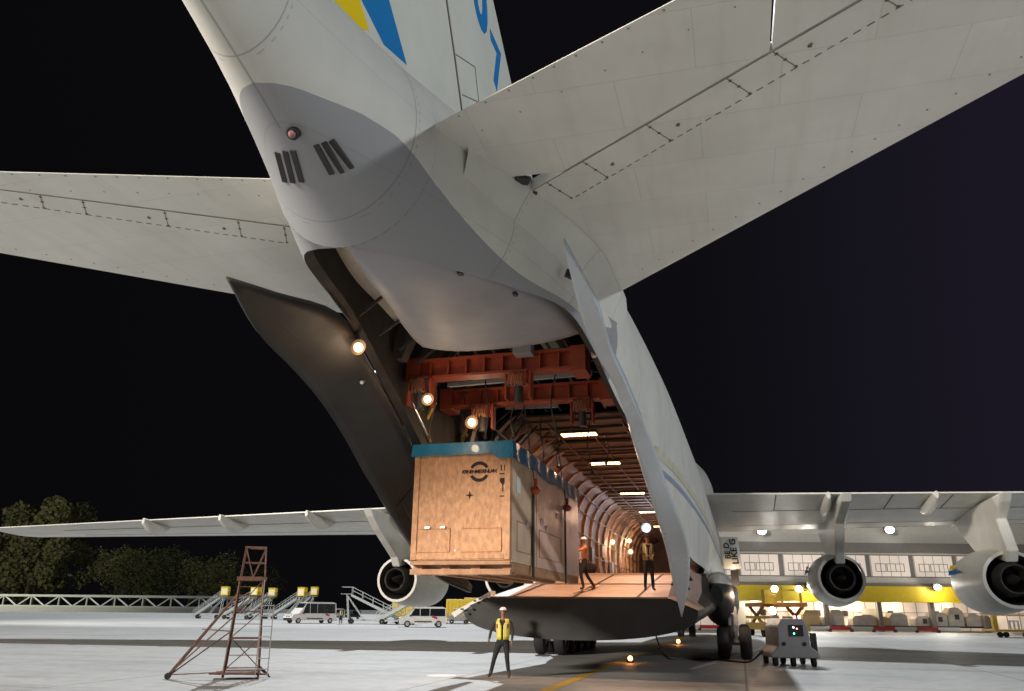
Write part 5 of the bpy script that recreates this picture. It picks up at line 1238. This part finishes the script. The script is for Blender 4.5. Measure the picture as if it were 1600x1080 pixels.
# ------------------------------------------------------------------ ground power unit
M['gpu'] = mat('unit_grey', (.33, .31, .31), .5, noise=.15)
g0 = at(1236, 1040, Z=0)
GP = thing('ground_power_unit', 'grey ground power unit on small wheels connected by a cable beside the main gear', 'power unit', (g0.x, g0.y, 0), hd - .08)
b = MB(); pf = [(-.95, .32), (.95, .32), (.90, .55), (.62, .75), (.60, 1.5), (.42, 1.80), (-.42, 1.80), (-.62, 1.5), (-.64, .75), (-.95, .50)]
b.prism([(x, -.9, z) for x, z in pf], (0, 2.2, 0)); b.build('casing', M['gpu'], GP, bevel=.05)
b = MB(); b.box((.10, -.92, 1.35), (.55, .05, .42)); pn = b.build('control_panel', M['black'], GP)
for (x, z, c) in ((.0, 1.47, (1, 1, 1)), (.13, 1.42, (1, .2, .15)), (.0, 1.24, (.1, 1, .6))): 
    b = MB(); b.sphere((x, -.955, z), .032, 8); b.build('indicator', mat('led', c, emit=c, es=6), pn)
for x in (-.42, .38): b = MB(); b.cyl((x, -.93, .85), (x, -.88, .85), .08, n=14); b.build('lifting_eye', M['black'], GP)
for x in (-.75, -.05, .75): 
    for y in (-.6, 1.0):
        b = MB(); b.lathe([(-.07, .05), (-.07, .2), (.07, .2), (.07, .05)], (x, y, .2), (1, 0, 0), 16); b.build('wheel', M['tyre'], GP)
for (x, c) in ((-.3, (1, .15, .1)), (.25, (1, .2, .2)), (.45, (.8, .85, 1))): b = MB(); b.cyl((x, -.3, 1.8), (x, -.3, 1.92), .05, n=10); b.build('marker_lamp', mat('marker', c, emit=c, es=5), GP)
b = MB(); b.box((.88, -.4, .9), (.12, .5, .7)); b.build('side_locker', M['black'], GP); GP.scale = (.86,) * 3
b = MB(); pts = [Vector((g0.x - .9, g0.y + .1, .45)), Vector((g0.x - 1.4, g0.y + .5, .06)), Vector((g0.x - 2.2, g0.y + 1.5, .03)), Vector((g0.x - 3.2, g0.y + 2.2, .03)), Vector((g0.x - 4.4, g0.y + 1.8, .05)), Vector((g0.x - 4.9, g0.y + 2.6, .9)), Vector((g0.x - 5.0, g0.y + 3.0, 1.35))]
sp_ = []
for i in range(len(pts) - 1):
    a, c = pts[i], pts[i + 1]; p = pts[max(0, i - 1)]; q = pts[min(len(pts) - 1, i + 2)]
    for k in range(6): t = k / 6; sp_.append(.5 * ((2 * a) + (c - p) * t + (2 * p - 5 * a + 4 * c - q) * t * t + (3 * a - p - 3 * c + q) * t ** 3))
b.tube(sp_ + [pts[-1]], .03, 8)
tag(b.build('power_cable', M['black']), 'black power cable running from the ground power unit to the aircraft belly', 'cable')
# marker lamps on the ground
for i, (px, py, s_) in enumerate(((985, 1033, .10), (1060, 1004, .12))):
    p = at(px, py + 3, Z=0); t = thing('warning_lamp', ['orange warning lamp on the apron beside the yellow line', 'orange warning lamp on the apron under the belly'][i], 'lamp', (p.x, p.y, 0), 0, 'orange warning lamps on the ground')
    b = MB(); b.lathe([(0, s_ * 1.3), (.06, s_ * 1.2), (.08, s_)], (0, 0, 0), (0, 0, 1), 16); b.build('base', M['black'], t)
    b = MB(); b.sphere((0, 0, .08 + s_ * .7), s_ * .8, 12); b.build('lens', mat('lens_amber', (1, .4, .1), emit=(1, .32, .06), es=22), t)
    light('warning_light', 'POINT', (p.x, p.y - .2, .3), 6, (1, .4, .1), size=.1)
# manhole cover in the foreground
p = at(690, 1056, Z=0); b = MB(); b.cyl((p.x, p.y, .0), (p.x, p.y, .008), .42, n=28); struct(b.build('manhole_cover', M['line_w']))
# dolly with cage at far right
pd = at(1578, 996, Z=0); t = thing('cargo_dolly', 'yellow cargo dolly with white frame parked below the outer right engine', 'dolly', (pd.x, pd.y, 0), hd)
b = MB(); b.box((0, 0, .55), (3.4, 2.0, .15)); b.box((0, 0, 1.75), (3.2, 1.6, .12)); b.build('deck', M['ly'], t)
b = MB()
for x in (-1.5, 1.5): b.box((x, -.7, 1.1), (.4, .3, 1.2))
b.build('end_post', M['ly'], t)
b = MB()
for x in (-.35, 0, .35): b.bar((x, -.9, .65), (x, -.9, 1.3), .1)
b.bar((-.4, -.9, 1.3), (.4, -.9, 1.3), .1); b.build('frame', M['bwhite'], t)
for x in (-1.3, -.8, .8, 1.3): b = MB(); b.lathe([(-.08, .05), (-.08, .22), (.08, .22), (.08, .05)], (x, -.9, .22), (0, 1, 0), 14); b.build('wheel', M['tyre'], t)
# yellow ground equipment left of the ramp
for i, (px, lab) in enumerate(((634, 'yellow freight container below the left engine'), (712, 'yellow freight container seen under the crate'), (740, 'yellow freight container nearest the ramp tip'))):
    p = at(px, 970, f=112); t = thing('freight_container', lab, 'container', (p.x, p.y, 0), hd, 'yellow freight containers left of the ramp')
    b = MB(); b.box((0, 0, 1.75), (3.6 if i == 0 else 2.6, 2.4, 2.3 + i * .4)); b.build('box', M['yel'], t, bevel=.06)
    b = MB(); 
    for k in range(5): b.box((-1.0 + k * .5, -1.23, 1.75), (.06, .05, 2.2))
    b.build('rib', M['ly'], t)
    b = MB(); b.box((0, 0, .4), (3.0, 2.2, .2)); b.build('base', M['dark'], t)

# loose gear in the hold
t = thing('equipment_case', 'pale rounded equipment case standing on the hold floor right of the worker', 'case', (-1.95, 33.4, 3.13), .1)
b = MB(); b.prism([(-.42, -.35, 0), (.42, -.35, 0), (.42, -.35, .95), (.28, -.35, 1.15), (-.28, -.35, 1.15), (-.42, -.35, .95)], (0, .7, 0)); b.build('shell', mat('case_pale', (.62, .48, .40), .5, noise=.15), t, bevel=.05)
b = MB(); b.bar((.1, -.5, .0), (-.15, -.45, .5), .05); b.bar((.35, -.55, .0), (.65, -.45, .42), .05); b.build('prop', M['black'], t)
t = thing('duffel_bag', 'dark duffel bag lying on the hold floor by the ribs', 'bag', (-5.9, 31.6, 3.13), .2)
b = MB(); b.loft([[Vector((x, .22 * r_ * math.cos(q), .22 + .22 * r_ * math.sin(q))) for q in [2 * math.pi * j / 14 for j in range(14)]] for x, r_ in ((-.5, .3), (-.44, .85), (-.2, 1), (.2, .97), (.44, .85), (.5, .3))], caps=True); b.build('body', M['navy'], t)
b = MB(); b.tube([(-.2, -.1, .42), (-.15, -.12, .56), (.15, -.12, .56), (.2, -.1, .42)], .015, 6); b.build('handle', M['black'], t)
M['strapw'] = mat('strap_pale', (.70, .52, .42), .6)
for i, (a, c, lab) in enumerate((((905, 907), (925, 886), 'upper pale tie-down strap on the ramp beside the crate'), ((912, 918), (934, 897), 'middle pale tie-down strap on the ramp beside the crate'), ((897, 928), (917, 912), 'lowest pale tie-down strap on the ramp beside the crate'))):
    pp = [at(*q_, Y=Y_) for q_, Y_ in ((a, 24.6 - i * .5), (c, 26.3 - i * .5))]
    for v in pp: v.z = 2.10 + (v.y - 22.5) * .1195
    b = MB(); b.bar(pp[0], pp[1], .10, .02); tag(b.build('tie_down_strap', M['strapw']), lab, 'strap', 'tie-down straps on the ramp')
for x in (XA + 3, XA + 9.5, XA + 19, XA + 25, XA + 33):
    b = MB(); b.box(*tb(x, x + 1.6, 2.5, 2.6, .2, 2.3)); b.build('rack_panel', M['clad'], TM)
